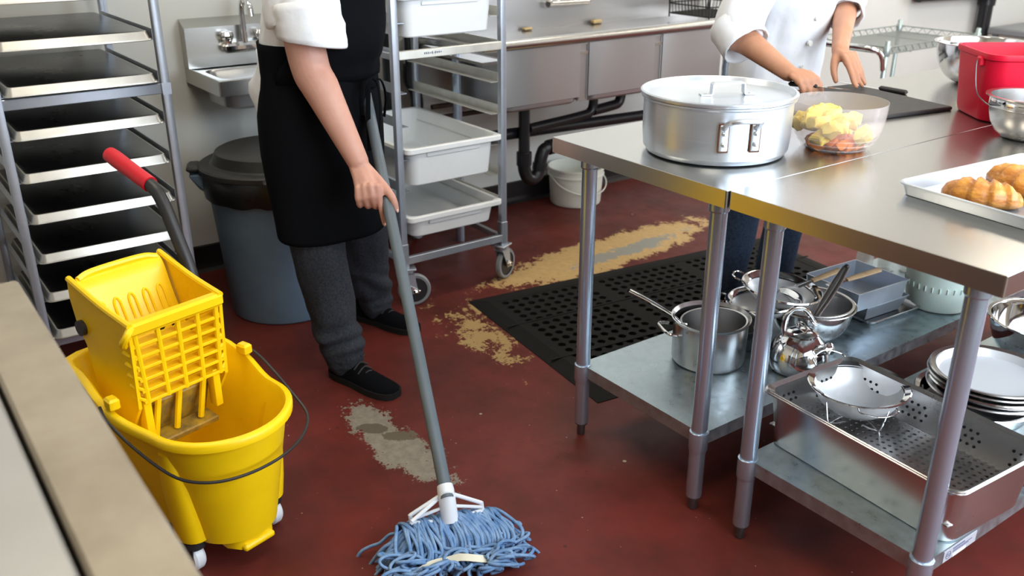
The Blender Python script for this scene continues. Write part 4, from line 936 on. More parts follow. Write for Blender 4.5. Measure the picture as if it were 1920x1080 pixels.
# moulded warning triangle and letters on the inside of the bowl are flat relief lines
mb = MB()
for p, q in (((-.02, .03), (-.055, .0)), ((-.055, .0), (-.02, -.03)), ((-.02, -.03), (-.02, .03))): mb.tube([V((p[0], p[1], .104)), V((q[0], q[1], .104))], .0022, 5)
mb.build('moulded_triangle', M['yellow_worn'], body)
for k in range(5):
    MB().tube([V((.062-.0*k, .075+.004*k, .30-k*.016)), V((.035, .118+.003*k, .30-k*.016))], .0022, 5).build('moulded_rib', M['yellow'], body)
for x in (-.005, -.335):
    for s in (-1, 1):
        f = MB().lathe([(.028, .066), (.032, .070), (.032, .088)], 20, (x, s*.108, 0)).build('caster_cup', M['black_pl'], t)
        MB().loft([[V((x+dx, s*.108+dy, z)) for dx, z in ((-.028, .075), (.028, .075), (.022, .045), (-.028, .032))] for dy in (-.019, -.022)]).build('caster_fork', M['black_pl'], f)
        w = MB(); w.M = Matrix.Translation((x-.006, s*.112, .0375)) @ Matrix.Rotation(pi/2, 4, 'X')
        w.lathe([(0, -.013), (.012, -.015), (.014, -.011), (.028, -.011), (.033, -.015), (.0375, -.009), (.0375, .009), (.033, .015), (.028, .011), (.014, .011), (.012, .015), (0, .013)], 32); w.build('caster_wheel', M['grey_rub'] if False else M['clamp'], f)
for s in (-1, 1): MB().box((-.135, s*.176, .430), (.034, .026, .028), rz=s*.1, bev=.005).build('bail_hook', M['yellow'], t)
MB().tube(catmull([(-.15, .196, .424), (-.10, .206, .396), (.0, .206, .340), (.075, .190, .312), (.132, .128, .304), (.168, .04, .306), (.165, -.05, .305), (.130, -.120, .305), (.07, -.165, .316), (-.03, -.190, .355), (-.11, -.205, .405), (-.15, -.198, .424)], 6), .0036, 8).build('wire_bail', M['black_pl'], t)
# side press wringer hung on the bucket
wr = thing('mop_wringer', 'yellow lattice wringer with red gripped lever hung over the mop bucket', 'wringer', (-.0185, -.9555, 0), BA)
FX, zb, zt = -.118, .405, .602          # front lattice plane
mb = MB(); dp = .034
def wz(u): return zb+(zt-zb)*u
hw = lambda z: .106+.010*(z-zb)/(zt-zb)
mb.box((FX+.002, 0, zt-.008), (.030, 2*hw(zt)+.012, .030), bev=.006)
nrow, ncol = 6, 4
for r in range(nrow+1):
    z = zb+.004+(zt-.024-zb-.004)*r/nrow; mb.box((FX-.010, 0, z), (dp, 2*hw(z), .0080), bev=.0015)
cols = [-.9, -.42, .02, .46, .90]
for c in cols: mb.tube([V((FX+.002, c*hw(zb), zb)), V((FX+.004, c*hw(zt), zt-.012))], .0066, 8)
lat = mb.build('lattice', M['yellow'], wr)
mb = MB()
for r in range(nrow):     # scalloped ends of the lattice at both corners
    z = zb+.012+(zt-.03-zb)*(r+.3)/nrow
    for s in (-1, 1): mb.tube(catmull([(FX+.004, s*(hw(z)-.006), z-.012), (FX-.004, s*(hw(z)+.006), z-.004), (FX-.020, s*(hw(z)+.010), z)], 4), .0045, 6)
mb.build('corner_scallops', M['yellow'], wr)
# side panels
for s in (-1, 1):
    out = [(FX+.012, zt+.006), (-.22, .622), (-.352, .655), (-.356, .61), (-.342, .545), (-.315, .50), (-.300, .40), (-.27, .345), (-.16, .335), (FX-.002, zb-.01)]
    mb = MB(); mb.loft([[V((x, s*(.119+.004*(z-.4)), z)) for x, z in out], [V((x, s*(.111+.004*(z-.4)), z)) for x, z in out]]); mb.build('side_panel', M['yellow'], wr, smooth=25)
    mb = MB(); mb.tube(catmull([(FX+.014, s*.116, zt+.004), (-.22, s*.116, .624), (-.352, s*.116, .657)], 5), .0075, 8); mb.build('side_rim', M['yellow'], wr)
    MB().tube([(-.315, s*.118, .545), (-.315, s*.130, .545)], .019, 18).build('pivot', M['black_pl'], wr)
MB().tube(catmull([(FX+.01, -.112, zt-.002), (FX+.020, -.128, zt-.012), (FX+.010, -.134, zt-.030), (FX-.004, -.126, zt-.044)], 4), .0085, 8).build('corner_hook', M['yellow'], wr)
# curved press plate
prof = [(-.340, .655), (-.328, .648), (-.316, .63), (-.300, .585), (-.278, .535), (-.250, .490), (-.220, .450), (-.195, .415), (-.18, .38)]
pf = catmull([(x, 0, z) for x, z in prof], 3); mb = MB()
ring = [V((p.x, -.113, p.z)) for p in pf]
mb.loft([[V((p.x, y, p.z)) for p in pf]+[V((p.x-.008, y, p.z-.003)) for p in reversed(pf)] for y in (-.106, .106)]); pl = mb.build('press_plate', M['yellow'], wr)
mb = MB(); mb.tube(catmull([(-.338, -.101, .652), (-.345, -.06, .660), (-.345, .06, .660), (-.338, .101, .652)], 5), .008, 8); mb.build('plate_lip', M['yellow'], pl)
for k in range(5):
    y = -.075+k*.0375
    q = [(-.2795, y-.008, .540), (-.2885, y-.008, .562), (-.2985, y-.007, .586), (-.3025, y, .596), (-.2985, y+.007, .586), (-.2885, y+.008, .562), (-.2795, y+.008, .540)]
    MB().tube(catmull(q, 4), .0028, 6).build('plate_rib', M['yellow'], pl)
for y, x, z in ((-.085, -.2535, .502), (.038, -.2535, .502), (.074, -.2535, .502)): MB().box((x, y, z), (.004, .013, .018), rot=Matrix.Rotation(radians(36), 3, 'Y')).build('drain_slot', M['dark'], pl)
# linkage and drip bracket under the lattice
for y in (-.098, .085): MB().box((FX-.014, y, .365), (.03, .020, .10), bev=.004).build('leg_bracket', M['yellow'], wr)
MB().box((FX-.05, -.005, .330), (.012, .17, .11), rot=Matrix.Rotation(radians(18), 3, 'Y'), bev=.003).build('link_plate', M['yellow_worn'], wr)
MB().box((FX-.022, -.01, .290), (.05, .17, .016), rot=Matrix.Rotation(radians(8), 3, 'Y'), bev=.003).build('grimy_ledge', M['yellow_worn'], wr)
for y in (-.075, -.02, .045): MB().tube([(FX-.016, y+.014, .402), (FX-.018, y-.006, .300)], .0075, 8).build('link_rod', M['yellow'], wr)
def B2(p): p = V(p)-V((-.02, -.95, 0)); c, s = cos(-BA), sin(-BA); return V((p.x*c-p.y*s, p.x*s+p.y*c, p.z))
lev_pts = [B2(p) for p in ((-.335, -.868, .535), (-.349, -.871, .606), (-.394, -.883, .702), (-.432, -.893, .775), (-.473, -.904, .805), (-.55, -.925, .828), (-.615, -.943, .846))]
MB().tube(catmull(lev_pts, 6), .0165, 16).build('lever', M['black_pl'], wr)
g = [lev_pts[4], lev_pts[4].lerp(lev_pts[6], .5), lev_pts[6], lev_pts[6]+(lev_pts[6]-lev_pts[4]).normalized()*.028, lev_pts[6]+(lev_pts[6]-lev_pts[4]).normalized()*.036]
MB().tube(g, [.0205, .0205, .0215, .020, .012], 18).build('red_grip', M['red_grip'], wr)

# ------------------------------------------------------------------ mop
MBASE, MDIR = V((.280, -.530, .160)), V((-.739, .258, .622)).normalized()
t = thing('wet_mop', 'wet mop with grey shaft and blue yarn head held by the apron wearer', 'mop', (.28, -.53, 0)); rc = V(t.location)
MB().tube([MBASE-rc-MDIR*.02, MBASE+MDIR*1.43-rc], .0162, 16).build('shaft', M['shaft'], t)
CB = V((.300, -.533, .085)); w = V((.33, .944, 0)).normalized(); fwd = V((.944, -.33, 0))
cl = MB().tube([MBASE+MDIR*.012-rc, MBASE-rc, MBASE.lerp(CB, .5)-rc, CB-rc], [.019, .0205, .021, .0215], 18).build('clamp_socket', M['clamp'], t)
for s, ext in ((-1, .088), (1, .088)):
    top = MBASE-rc+V((0, 0, -.012)); a = CB-rc+w*s*.016; e = CB-rc+w*s*ext+V((-.012, 0, .004))
    mid = MBASE.lerp(CB, .55)-rc
    for p, q, r in ((top+w*s*.012, e+V((-.004, 0, .020)), .0052), (mid+w*s*.015, e+V((0, 0, .010)), .0042), (a, e, .0062), (e+V((-.004, 0, .022)), e, .0052)):
        MB().tube([p, q], r, 8).build('clamp_strut', M['clamp'], cl)
if True:
    top = MBASE-rc+V((.0, 0, -.02)); e = CB-rc-w*.098+V((.03, 0, .002))
    MB().tube([top-w*.018, e+V((-.02, 0, .022))], .0048, 8).build('clamp_strut', M['clamp'], cl)
MB().ball(MBASE-rc+V((.016, -.008, -.012)), (.003, .003, .003), 6).build('screw', M['chrome'], cl)
# yarn: looped strands falling out of the clamp on both sides
random.seed(21); mb = MB(); b0 = CB-rc+V((-.012, 0, -.012))
def strand(s0, ang, ln, h0, seed, loopy):
    rnd = random.Random(seed); p = b0+w*s0; pts = [p]; a = ang; n = 9; tgt = ang; z0 = p.z
    for i in range(1, n+1):
        u = i/n; a += rnd.uniform(-.55, .55)*loopy; a += (ang-a)*.18
        p = p+(fwd*cos(a)+w*sin(a))*(ln/n); floor_ = -MBASE.z+.0052
        z = floor_+(z0-floor_)*(1-u)**1.0+h0*sin(min(1, u*1.15)*pi)*(.6+.4*rnd.random())+.010*rnd.random()
        pts.append(V((p.x, p.y, max(z, floor_))))
    tn = rnd.choice((-1, 1))
    for k_ in range(3):
        a += tn*1.0; p = pts[-1]+(fwd*cos(a)+w*sin(a))*.013; pts.append(V((p.x, p.y, max(p.z+.002, -MBASE.z+.0052))))
    mb.tube(catmull(pts, 3), .0043, 5)
for i in range(330):
    u = random.uniform(-1, 1)
    strand(u*.095, u*1.15+random.uniform(-.45, .45), random.uniform(.12, .225)*(1+.18*abs(u)), random.uniform(.012, .060), 1000+i, random.uniform(.5, 1.3))
for i in range(130):
    u = random.uniform(-1, 1)
    strand(u*.095, pi-u*1.2+random.uniform(-.4, .4), random.uniform(.05, .11), random.uniform(.01, .04), 3000+i, random.uniform(.5, 1.2))
# big upper loops lying over the clamp bar and lapping down the front
for i in range(96):
    u = -1+2*i/95; r = random.uniform(.7, 1.3); p = b0+w*(u*.112+random.uniform(-.008, .008)); sk = random.uniform(-.030, .030)+.016; dz = -.012*abs(u)
    mb.tube(catmull([p-fwd*.030*r+V((0, 0, -.035)), p-fwd*.026*r+V((0, 0, .004+dz)), p+V((0, 0, .020*r+dz))+w*sk*.3, p+fwd*.032*r+V((0, 0, .012+dz))+w*sk, p+fwd*.064*r+V((0, 0, -.010))+w*sk*1.4, p+fwd*.078*r+V((0, 0, -.038))+w*sk, p+fwd*.070*r+V((0, 0, -.060))+w*sk*.4], 4), .0044, 6)
for i in range(110):     # tight curls lying on top of the pile
    rnd = random.Random(500+i); c_ = b0+w*rnd.uniform(-.15, .15)+fwd*rnd.uniform(.04, .15)+V((0, 0, rnd.uniform(-.040, -.012))); R_ = rnd.uniform(.014, .030); a_ = rnd.uniform(0, 6.28); sq_ = rnd.uniform(.4, .8)
    mb.tube(catmull([c_+fwd*R_*cos(a_+q)*sq_+w*R_*sin(a_+q)*1.3+V((0, 0, .012*sin(q*1.0)-.015*(q/5))) for q in [0, .7, 1.4, 2.1, 2.8, 3.5, 4.2, 4.9]], 3), .0043, 5)
mb.build('yarn_head', M['yarn'], t, smooth=180, kind='stuff')
tp = [b0+w*s+fwd*(.120-.10*s*s*4+.012*sin(s*40))+V((0, 0, -.013-.022*abs(s)/.1+.006*sin(s*55))) for s in [-.115+.23*i/14 for i in range(15)]]
mb = MB(); mb.loft([[p+fwd*.008+V((0, 0, -.004)), p-fwd*.007+V((0, 0, .005)), p-fwd*.006+V((0, 0, .0075)), p+fwd*.0095+V((0, 0, -.0015))] for p in tp]); mb.build('yarn_tape', M['tape'], t)
# ------------------------------------------------------------------ people
def limb(mb, pts, rad, m=5, n=24, flat=None, up=None, ends=True):
    P = catmull(pts, m); R = lerp_list(rad, m); mb.tube(P, R, n, flat=flat, up=up)
    if ends: mb.ball(P[0], R[0]*.98, 10); mb.ball(P[-1], R[-1]*.98, 10)
def ering(c, a, b, F, L, n=28, k=1.0, tilt=0):
    """ellipse ring: a along F, b along L"""
    out = []
    for i in range(n):
        t = 2*pi*i/n; ct, st = cos(t), sin(t)
        ct = math.copysign(abs(ct)**k, ct); st = math.copysign(abs(st)**k, st)
        out.append(V(c)+F*a*ct+L*b*st+V((0, 0, tilt*ct)))
    return out
def head(mb, c, F, L):
    R = Matrix((F, L, V((0, 0, 1)))).transposed()
    mb.ball(c+V((0, 0, .012)), (.094, .076, .106), 20, rot=R); mb.ball(c+F*.018+V((0, 0, -.045)), (.070, .058, .068), 16, rot=R)
    mb.ball(c+F*.055+V((0, 0, -.085)), (.026, .028, .024), 10, rot=R)
    mb.loft([[c+F*.088+L*y+V((0, 0, z)) for y, z in ((-.008, .022), (.008, .022), (.010, .0), (-.010, 0))], [c+F*.118+L*y+V((0, 0, z)) for y, z in ((-.009, -.018), (.009, -.018), (.014, -.03), (-.014, -.03))], [c+F*.085+L*y+V((0, 0, z)) for y, z in ((-.012, -.035), (.012, -.035), (.012, -.042), (-.012, -.042))]])
    for s in (-1, 1): mb.ball(c-F*.008+L*s*.077+V((0, 0, -.008)), (.018, .009, .030), 10, rot=R)
def head_parts(par, c, F, L, hair):
    R = Matrix((F, L, V((0, 0, 1)))).transposed()
    for s in (-1, 1):
        e = MB().ball(c+F*.083+L*s*.031+V((0, 0, .006)), .0125, 12).build('eye', M['eye'], par)
        MB().ball(c+F*.0925+L*s*.031+V((0, 0, .006)), (.0045, .0055, .0055), 8, rot=R).build('iris', M['iris'], e)
        MB().tube(catmull([c+F*.088+L*s*.014+V((0, 0, .028)), c+F*.092+L*s*.032+V((0, 0, .034)), c+F*.080+L*s*.050+V((0, 0, .026))], 4), .004, 6).build('eyebrow', M['hair'], par)
    MB().tube(catmull([c+F*.080+L*-.024+V((0, 0, -.062)), c+F*.0915+V((0, 0, -.060)), c+F*.080+L*.024+V((0, 0, -.062))], 4), [.003]+[.006]*7+[.003], 8, flat=.6).build('mouth', M['lip'], par)
    mb = MB(); n = 24; rings = []
    for i in range(9):
        a = i/8*radians(112)
        ring = []
        for j in range(n):
            b = 2*pi*j/n; aa = a*(1-.42*max(0, cos(b))**2)
            ring.append(c+V((0, 0, .014))+R@V((.102*sin(aa)*cos(b)-.004, .084*sin(aa)*sin(b), .114*cos(aa)))*(1+.02*noise.noise(V((i, j, 2)))))
        rings.append(ring)
    mb.loft(rings[1:]); mb.build('hair', M['hair'], par, smooth=180)
def fingers(mb, K, dirs, lens, curl_axis, bends, rad=.0088, tips=None):
    """K: knuckle points; dirs: first directions; curl by bends around curl_axis"""
    res = []
    for k, d, ln, bd in zip(K, dirs, lens, bends):
        p = V(k); d = V(d).normalized(); pts = [p-d*.03, p]; q = d
        for i, f in enumerate((.46, .30, .24)):
            q = Matrix.Rotation(bd[i], 3, curl_axis) @ q; p = p+q*ln*f; pts.append(p)
        r = [rad*1.12, rad*1.08, rad, rad*.92, rad*.80]
        limb(mb, pts, r, 4, 10); res.append((pts, q))
    return res
def shoe(par, heel, ang, ln, lab, z0=0):
    d = V((cos(ang), sin(ang), 0)); s = V((-sin(ang), cos(ang), 0)); h = V((heel[0], heel[1], z0))
    prof = [(0.0, .026, .070), (.06, .034, .088), (.18, .037, .100), (.30, .037, .098), (.42, .039, .078), (.55, .044, .062), (.70, .047, .052), (.84, .044, .046), (.94, .034, .040), (.99, .016, .030)]
    rings = []
    for u, w_, hh in prof:
        ring = []
        for i in range(18):
            a = 2*pi*i/18; z = .014+max(0, sin(a))**.7*(hh-.014) if sin(a) > 0 else .014+sin(a)*.004
            ring.append(h+d*u*ln+s*w_*cos(a)*(1-.25*max(0, sin(a)))+V((0, 0, z)))
        rings.append(ring)
    up = MB().loft(rings).build('shoe', M['cloth_b'], par, smooth=60)
    out = [(0.0, .020), (.03, .032), (.15, .040), (.4, .040), (.55, .046), (.7, .050), (.85, .047), (.95, .036), (1.0, .018)]
    poly = [h+d*u*ln+s*w_ for u, w_ in out]+[h+d*u*ln-s*w_ for u, w_ in reversed(out)]
    mb = MB(); mb.prism(poly, z0, z0+.021); mb.build('rubber_sole', M['rubber'], up, smooth=60)
    for k in range(5):
        u = .33+k*.062; hh = .102-.045*(u-.30)/.28
        MB().tube(catmull([h+d*(u-.01)*ln-s*.027+V((0, 0, hh-.014)), h+d*u*ln+V((0, 0, hh+.003)), h+d*(u+.012)*ln+s*.027+V((0, 0, hh-.014))], 3), .003, 6).build('lace', M['black_pl'], up)
    MB().tube(catmull([h+d*.34*ln+V((0, 0, .104)), h+d*.40*ln+s*.03+V((0, 0, .100)), h+d*.45*ln+s*.012+V((0, 0, .098)), h+d*.36*ln+V((0, 0, .104)), h+d*.42*ln-s*.03+V((0, 0, .096)), h+d*.40*ln-s*.01+V((0, 0, .100))], 4), .0022, 6).build('lace_bow', M['black_pl'], up)
    return up
wrk = lambda amp, sc: (lambda co, n: amp*(noise.noise(V((co.x*sc, co.y*sc, co.z*sc*.55)))+.5*noise.noise(V((co.x*sc*2.3, co.y*sc*2.3, co.z*sc*1.1)))))

# ---- the person mopping -------------------------------------------------
P1 = thing('person', 'person in black apron and rolled white sleeves pushing the mop', 'person', (-.78, -.22, 0)); O = V(P1.location)
F = V((.955, .297, 0)).normalized(); L = V((-F.y, F.x, 0)); U = V((0, 0, 1))
def A(x, y, z): return V((x, y, z))-O
pel, wst, che, sho, nck, hdc = A(-.742, -.302, .875), A(-.735, -.308, .99), A(-.700, -.300, 1.18), A(-.672, -.292, 1.325), A(-.655, -.287, 1.40), A(-.610, -.272, 1.545)
shR = sho-L*.175+V((.016, .022, 0)); shL = sho+L*.175
elR, wrR = A(-.566, -.412, 1.035), A(-.435, -.347, .777)
elL, wrL = A(-.855, -.135, 1.10), A(-.752, -.150, 1.03)
hipR, hipL = pel-L*.088, pel+L*.088
knR, anR = A(-.680, -.385, .46), A(-.640, -.338, .10)
knL, anL = A(-.88, -.130, .46), A(-.985, -.050, .10)
b = MB()
b.loft([ering(pel-U*.03, .095, .15, F, L), ering(wst, .105, .145, F, L), ering(che, .11, .16, F, L), ering(sho-U*.01, .085, .165, F, L), ering(sho+U*.045, .05, .08, F, L)])
limb(b, [sho, nck, hdc-U*.06], [.058, .052, .05]); head(b, hdc, F, L)
for hp, k, a in ((hipR, knR, anR), (hipL, knL, anL)): limb(b, [hp, hp.lerp(k, .5), k, k.lerp(a, .35)-F*.008, a, a-U*.04+F*.01], [.080, .070, .052, .050, .036, .036])
limb(b, [shR, shR.lerp(elR, .5), elR, elR.lerp(wrR, .22), elR.lerp(wrR, .6), wrR], [.060, .058, .054, .052, .041, .030])
limb(b, [shL, shL.lerp(elL, .5), elL, elL.lerp(wrL, .3), wrL], [.054, .046, .040, .040, .027])
# right hand over the shaft: back of the hand to the viewer, thumb along the far side
Rr = V((.588, .809, 0)); Cc = (CAM-V((-.40, -.32, .73))).normalized()        # picture-right and towards-the-viewer directions at the hand
Dn = V((0, 0, -1))+Rr*.30; Dn = (Dn-Cc*Dn.dot(Cc)*.6).normalized()
kn0 = A(-.344, -.340, .6955)
KN = [kn0+Rr*(.003-.0195*i)+U*(.012-.004*i if i else .006)-Cc*.004*abs(i-1.2) for i in range(4)]
pc = wrR.lerp(KN[1], .5)
for i in range(4): limb(b, [wrR+Rr*(.010-.008*i), wrR.lerp(KN[i], .55)+Cc*.004, KN[i]], [.0175, .0145, .0112], 4, 10)
for i in range(3): limb(b, [wrR.lerp(KN[i], .5), KN[i].lerp(KN[i+1], .5)], [.013, .0095], 2, 8)
ax = Rr.cross(V((0, 0, 1))); ax = -Rr
Di = (V((0, 0, -1))+Rr*.10+Cc*.10).normalized()
fing1 = fingers(b, KN, [Di, Dn-Rr*.2, Dn-Rr*.25, Dn-Rr*.3], [.082, .085, .080, .064], V(Rr), [(.06, .12, .12), (.55, .95, .7), (.65, 1.05, .8), (.7, 1.1, .8)])
th = [wrR+Rr*.010-Cc*.008, wrR.lerp(KN[0], .55)+Rr*.026-Cc*.006, KN[0]+Rr*.032+U*.004-Cc*.002, KN[0]+Rr*.041-U*.018+Cc*.004, KN[0]+Rr*.046-U*.038+Cc*.006]
limb(b, th, [.016, .0145, .0118, .0105, .0085], 4, 10)
# left hand closed round the shaft's upper end
ps = A(*(MBASE+MDIR*1.33)); 
for i in range(4):
    q = ps+MDIR*(.03-.02*i); rr = []
    n1 = (wrL-ps); n1 = (n1-MDIR*n1.dot(MDIR)).normalized(); n2 = MDIR.cross(n1)
    limb(b, [wrL.lerp(q+n1*.03, .5), q+n1*.028, q+n1*.012+n2*.025, q-n1*.016+n2*.018, q-n1*.022-n2*.006, q-n1*.004-n2*.024], [.014, .0105, .0092, .0088, .0082, .0075], 4, 8)
limb(b, [wrL, ps+n1*.03+MDIR*.045, ps+n1*.01-n2*.022+MDIR*.055, ps-n1*.016-n2*.018+MDIR*.05], [.016, .0125, .0105, .009], 4, 8)
body1 = fused(b, 'body', M['skin'], P1, .0042, 2)
head_parts(P1, hdc, F, L, 'short')
(pts, q) = fing1[0]; MB().ball(pts[-1]+q*.003+Cc*.0062, (.0042, .0042, .0055), 8).build('fingernail', M['nail'], P1)
MB().ball(th[-1]+Cc*.0058+Rr*.002-U*.003, (.0045, .0045, .006), 8).build('thumbnail', M['nail'], P1)
# trousers
b = MB()
b.loft([ering(pel+U*.06, .118, .165, F, L), ering(pel-U*.03, .128, .178, F, L), ering(pel-U*.10, .11, .165, F, L)])
for hp, k, a, d in ((hipR, knR, anR, 1), (hipL, knL, anL, -1)):
    limb(b, [hp-U*.02, hp.lerp(k, .5)+F*.004, k+F*.006, k.lerp(a, .45)-F*.012, k.lerp(a, .8)-F*.012, a+U*.030-F*.004, a-U*.020+F*.004], [.108, .098, .086, .080, .074, .071, .066], 5, 18)
f1 = wrk(.010, 9)
fused(b, 'trousers', M['wool'], P1, .007, 2, lambda co, n: f1(co, n)+.007*sin((co.z*75)+6*noise.noise(co*7))*max(0, 1-abs(co.z-.16)/.11))
# jacket with rolled sleeves and a loose tail at the back
b = MB()
b.loft([ering(wst-U*.085-F*.03, .150, .178, F, L), ering(wst-F*.012, .140, .176, F, L), ering(wst+U*.09-F*.004, .140, .182, F, L), ering(che, .143, .188, F, L), ering(sho-U*.03, .112, .188, F, L), ering(sho+U*.03, .075, .12, F, L), ering(nck-U*.02, .062, .066, F, L)])
rollR = shR.lerp(elR, .60); limb(b, [shR-U*.0, shR.lerp(elR, .2), shR.lerp(elR, .4), rollR], [.074, .082, .090, .092], 5, 18, ends=False)
limb(b, [shL, shL.lerp(elL, .4), shL.lerp(elL, .8)], [.074, .080, .080], 5, 18, ends=False)
f2 = wrk(.015, 8)
jk = fused(b, 'jacket', M['cloth_w'], P1, .007, 3, lambda co, n: f2(co, n))
ad = (elR-shR).normalized(); s1 = ad.orthogonal().normalized(); s2 = ad.cross(s1)
def cuff(par, c, ad, r, ln, seed, m, nm='rolled_cuff', tl=V((0, 0, 0))):
    s1 = ad.orthogonal().normalized(); s2 = ad.cross(s1); rings = []
    for u, rr in ((-.5, .90), (-.46, .98), (-.30, 1.015), (-.12, .985), (.05, 1.02), (.22, .995), (.36, 1.02), (.48, 1.0), (.51, .96), (.46, .91), (.30, .87), (.1, .80)):
        ring = []
        for i in range(36):
            a = 2*pi*i/36; w_ = 1+.035*noise.noise(V((cos(a)*3+u*5, sin(a)*3, seed*2+u*4)))+.09*noise.noise(V((cos(a)*1.6, sin(a)*1.6, seed+u*.6)))+.05*noise.noise(V((cos(a)*4, sin(a)*4, seed*3+u*1.5)))
            dv = s1*cos(a)+s2*sin(a); sk = tl.dot(dv)
            ring.append(c+ad*(u*ln+sk*(u+.5))+dv*r*rr*w_)
        rings.append(ring)
    return MB().loft(rings, cap0=False, cap1=False).build(nm, m, par, smooth=180)
cuff(P1, shR.lerp(elR, .58)+Rr*.022, ad, .096, .115, 3, M['cloth_w'], tl=Rr*.028)
cuff(P1, shL.lerp(elL, .78), (elL-shL).normalized(), .086, .09, 5, M['cloth_w'])
# jacket tail hanging out behind the apron
b = MB(); rings = []
for i in range(9):
    u = i/8; z = 1.06-.215*u; c = V((wst.x, wst.y, z))-F*.012
    ring = []
    for j in range(25):
        a = pi*.52+(pi*.96)*j/24
        fl = 1+.52*sm(.15, .6, u)*(1-.75*sm(.6, 1, u)); w_ = 1+.05*noise.noise(V((j*.35, u*3, 4)))
        ring.append(c+F*.150*fl*w_*cos(a)+L*.178*(1+.05*u)*w_*sin(a))
    rings.append(ring+[p+(c-p).normalized()*.004 for p in reversed(ring)])
b.loft(rings); b.build('jacket_tail', M['cloth_w'], P1, smooth=180)
# apron: skirt wrapped round the hips, bib on the chest
def sheet(name, rows, m, th=.006):
    mb = MB(); R = []
    for pts in rows: R.append(pts)
    front = [[mb.v(p) for p in r] for r in R]
    cen = sum((p for r in R for p in r), V())/sum(len(r) for r in R)
    back = [[mb.v(p+(V((cen.x, cen.y, p.z))-p).normalized()*th) for p in r] for r in R]
    n = len(R[0])
    for i in range(len(R)-1):
        for j in range(n-1): mb.f([front[i][j], front[i][j+1], front[i+1][j+1], front[i+1][j]]); mb.f([back[i][j+1], back[i][j], back[i+1][j], back[i+1][j+1]])
    for i in range(len(R)-1): mb.f([front[i][0], front[i+1][0], back[i+1][0], back[i][0]]); mb.f([front[i+1][-1], front[i][-1], back[i][-1], back[i+1][-1]])
    for j in range(n-1): mb.f([front[0][j+1], front[0][j], back[0][j], back[0][j+1]]); mb.f([front[-1][j], front[-1][j+1], back[-1][j+1], back[-1][j]])
    return mb.build(name, m, P1, smooth=180)
rows = []
prof = [(1.085, .154, .190, .0, 0), (1.03, .153, .188, .0, 0), (.985, .150, .188, .0, 0), (.93, .158, .196, -.004, 0), (.86, .168, .204, -.008, .1), (.76, .172, .205, -.006, .3), (.66, .172, .200, .0, .6), (.60, .174, .196, .004, .8), (.53, .177, .192, .006, 1), (.497, .178, .190, .006, 1)]
base_c = V((wst.x, wst.y, 0))
for i in range(24):
    u = i/23*(len(prof)-1); k = min(int(u), len(prof)-2); f_ = u-k
    z, a_, b_, of, fl = [prof[k][q]+(prof[k+1][q]-prof[k][q])*f_ for q in range(5)]
    row = []
    c = base_c+F*of+V((-.010*(1.0-z), -.008*(1.0-z), 0))
    for j in range(61):
        t_ = -2.55+5.0*j/60; fold = fl*.016*sin(t_*4+1.0)+.006*noise.noise(V((t_*2, z*5, 1)))
        zz = z+(.045*fl*(1-cos(t_+.95)) if z < .62 else 0)
        row.append(V((c.x, c.y, 0))+F*(a_+fold)*cos(t_)+L*(b_+fold)*sin(t_)+V((0, 0, zz)))
    rows.append(row)
sheet('apron_skirt', rows, M['cloth_b'])
rows = []
for i in range(16):
    u = i/15; z = .975+.335*u; k = sm(0, 1, u)
    c = wst.lerp(che, min(1, (z-.99)/.19)) if z < 1.18 else che.lerp(sho, (z-1.18)/.145)
    a_ = .153+.030*sm(0, .33, u)-.006*sm(.33, .6, u)-.024*max(0, u-.5)*2; b_ = .196-.006*k; hwid = 1.40-.75*sm(.0, .75, u)
    row = []
    for j in range(31):
        t_ = -hwid+2*hwid*j/30; fo = .005*noise.noise(V((t_*2.5, z*9, 7)))+.006*sm(.3, 0, u)*sin(z*90+t_)
        row.append(V((c.x, c.y, 0))+F*(a_+fo)*cos(t_)+L*(b_+fo)*sin(t_)+V((0, 0, z)))
    rows.append(row)
sheet('apron_bib', rows, M['cloth_b'])
wb = [V((wst.x, wst.y, 0))+F*.176*cos(t_)+L*.202*sin(t_)+V((0, 0, .985+.006*sin(t_*3))) for t_ in [-2.55+5.0*j/40 for j in range(41)]]
kp = V((wst.x, wst.y, .965))+F*.172*cos(.15)+L*.205*sin(.15)
MB().ball(kp+F*.008, (.020, .022, .016), 10).build('tie_knot', M['cloth_b'], P1)
for dx, ln, s in ((-.02, .19, -1), (.012, .15, 1), (.028, .10, 1), (-.035, .08, -1)):
    MB().tube(catmull([kp, kp+F*.022+L*dx+V((0, 0, .012)), kp+F*.026+L*dx*1.6+V((0, 0, -ln*.4)), kp+F*.020+L*dx*1.4+V((0, 0, -ln))], 5), .008, 6, flat=.35).build('tie_string', M['cloth_b'], P1)
for s in (-1, 1):
    MB().tube(catmull([che+F*.135+L*s*.095+U*.10, sho+F*.08+L*s*.085+U*.025, nck-F*.05+L*s*.05-U*.01, nck-F*.075-U*.02], 5), .013, 8, flat=.3).build('neck_strap', M['cloth_b'], P1)
shoe(P1, A(-.700, -.357, 0).xy, math.atan2(.083, .262), .285, '')
shoe(P1, A(-1.072, -.080, 0).xy, math.atan2(.115, .285), .290, '')

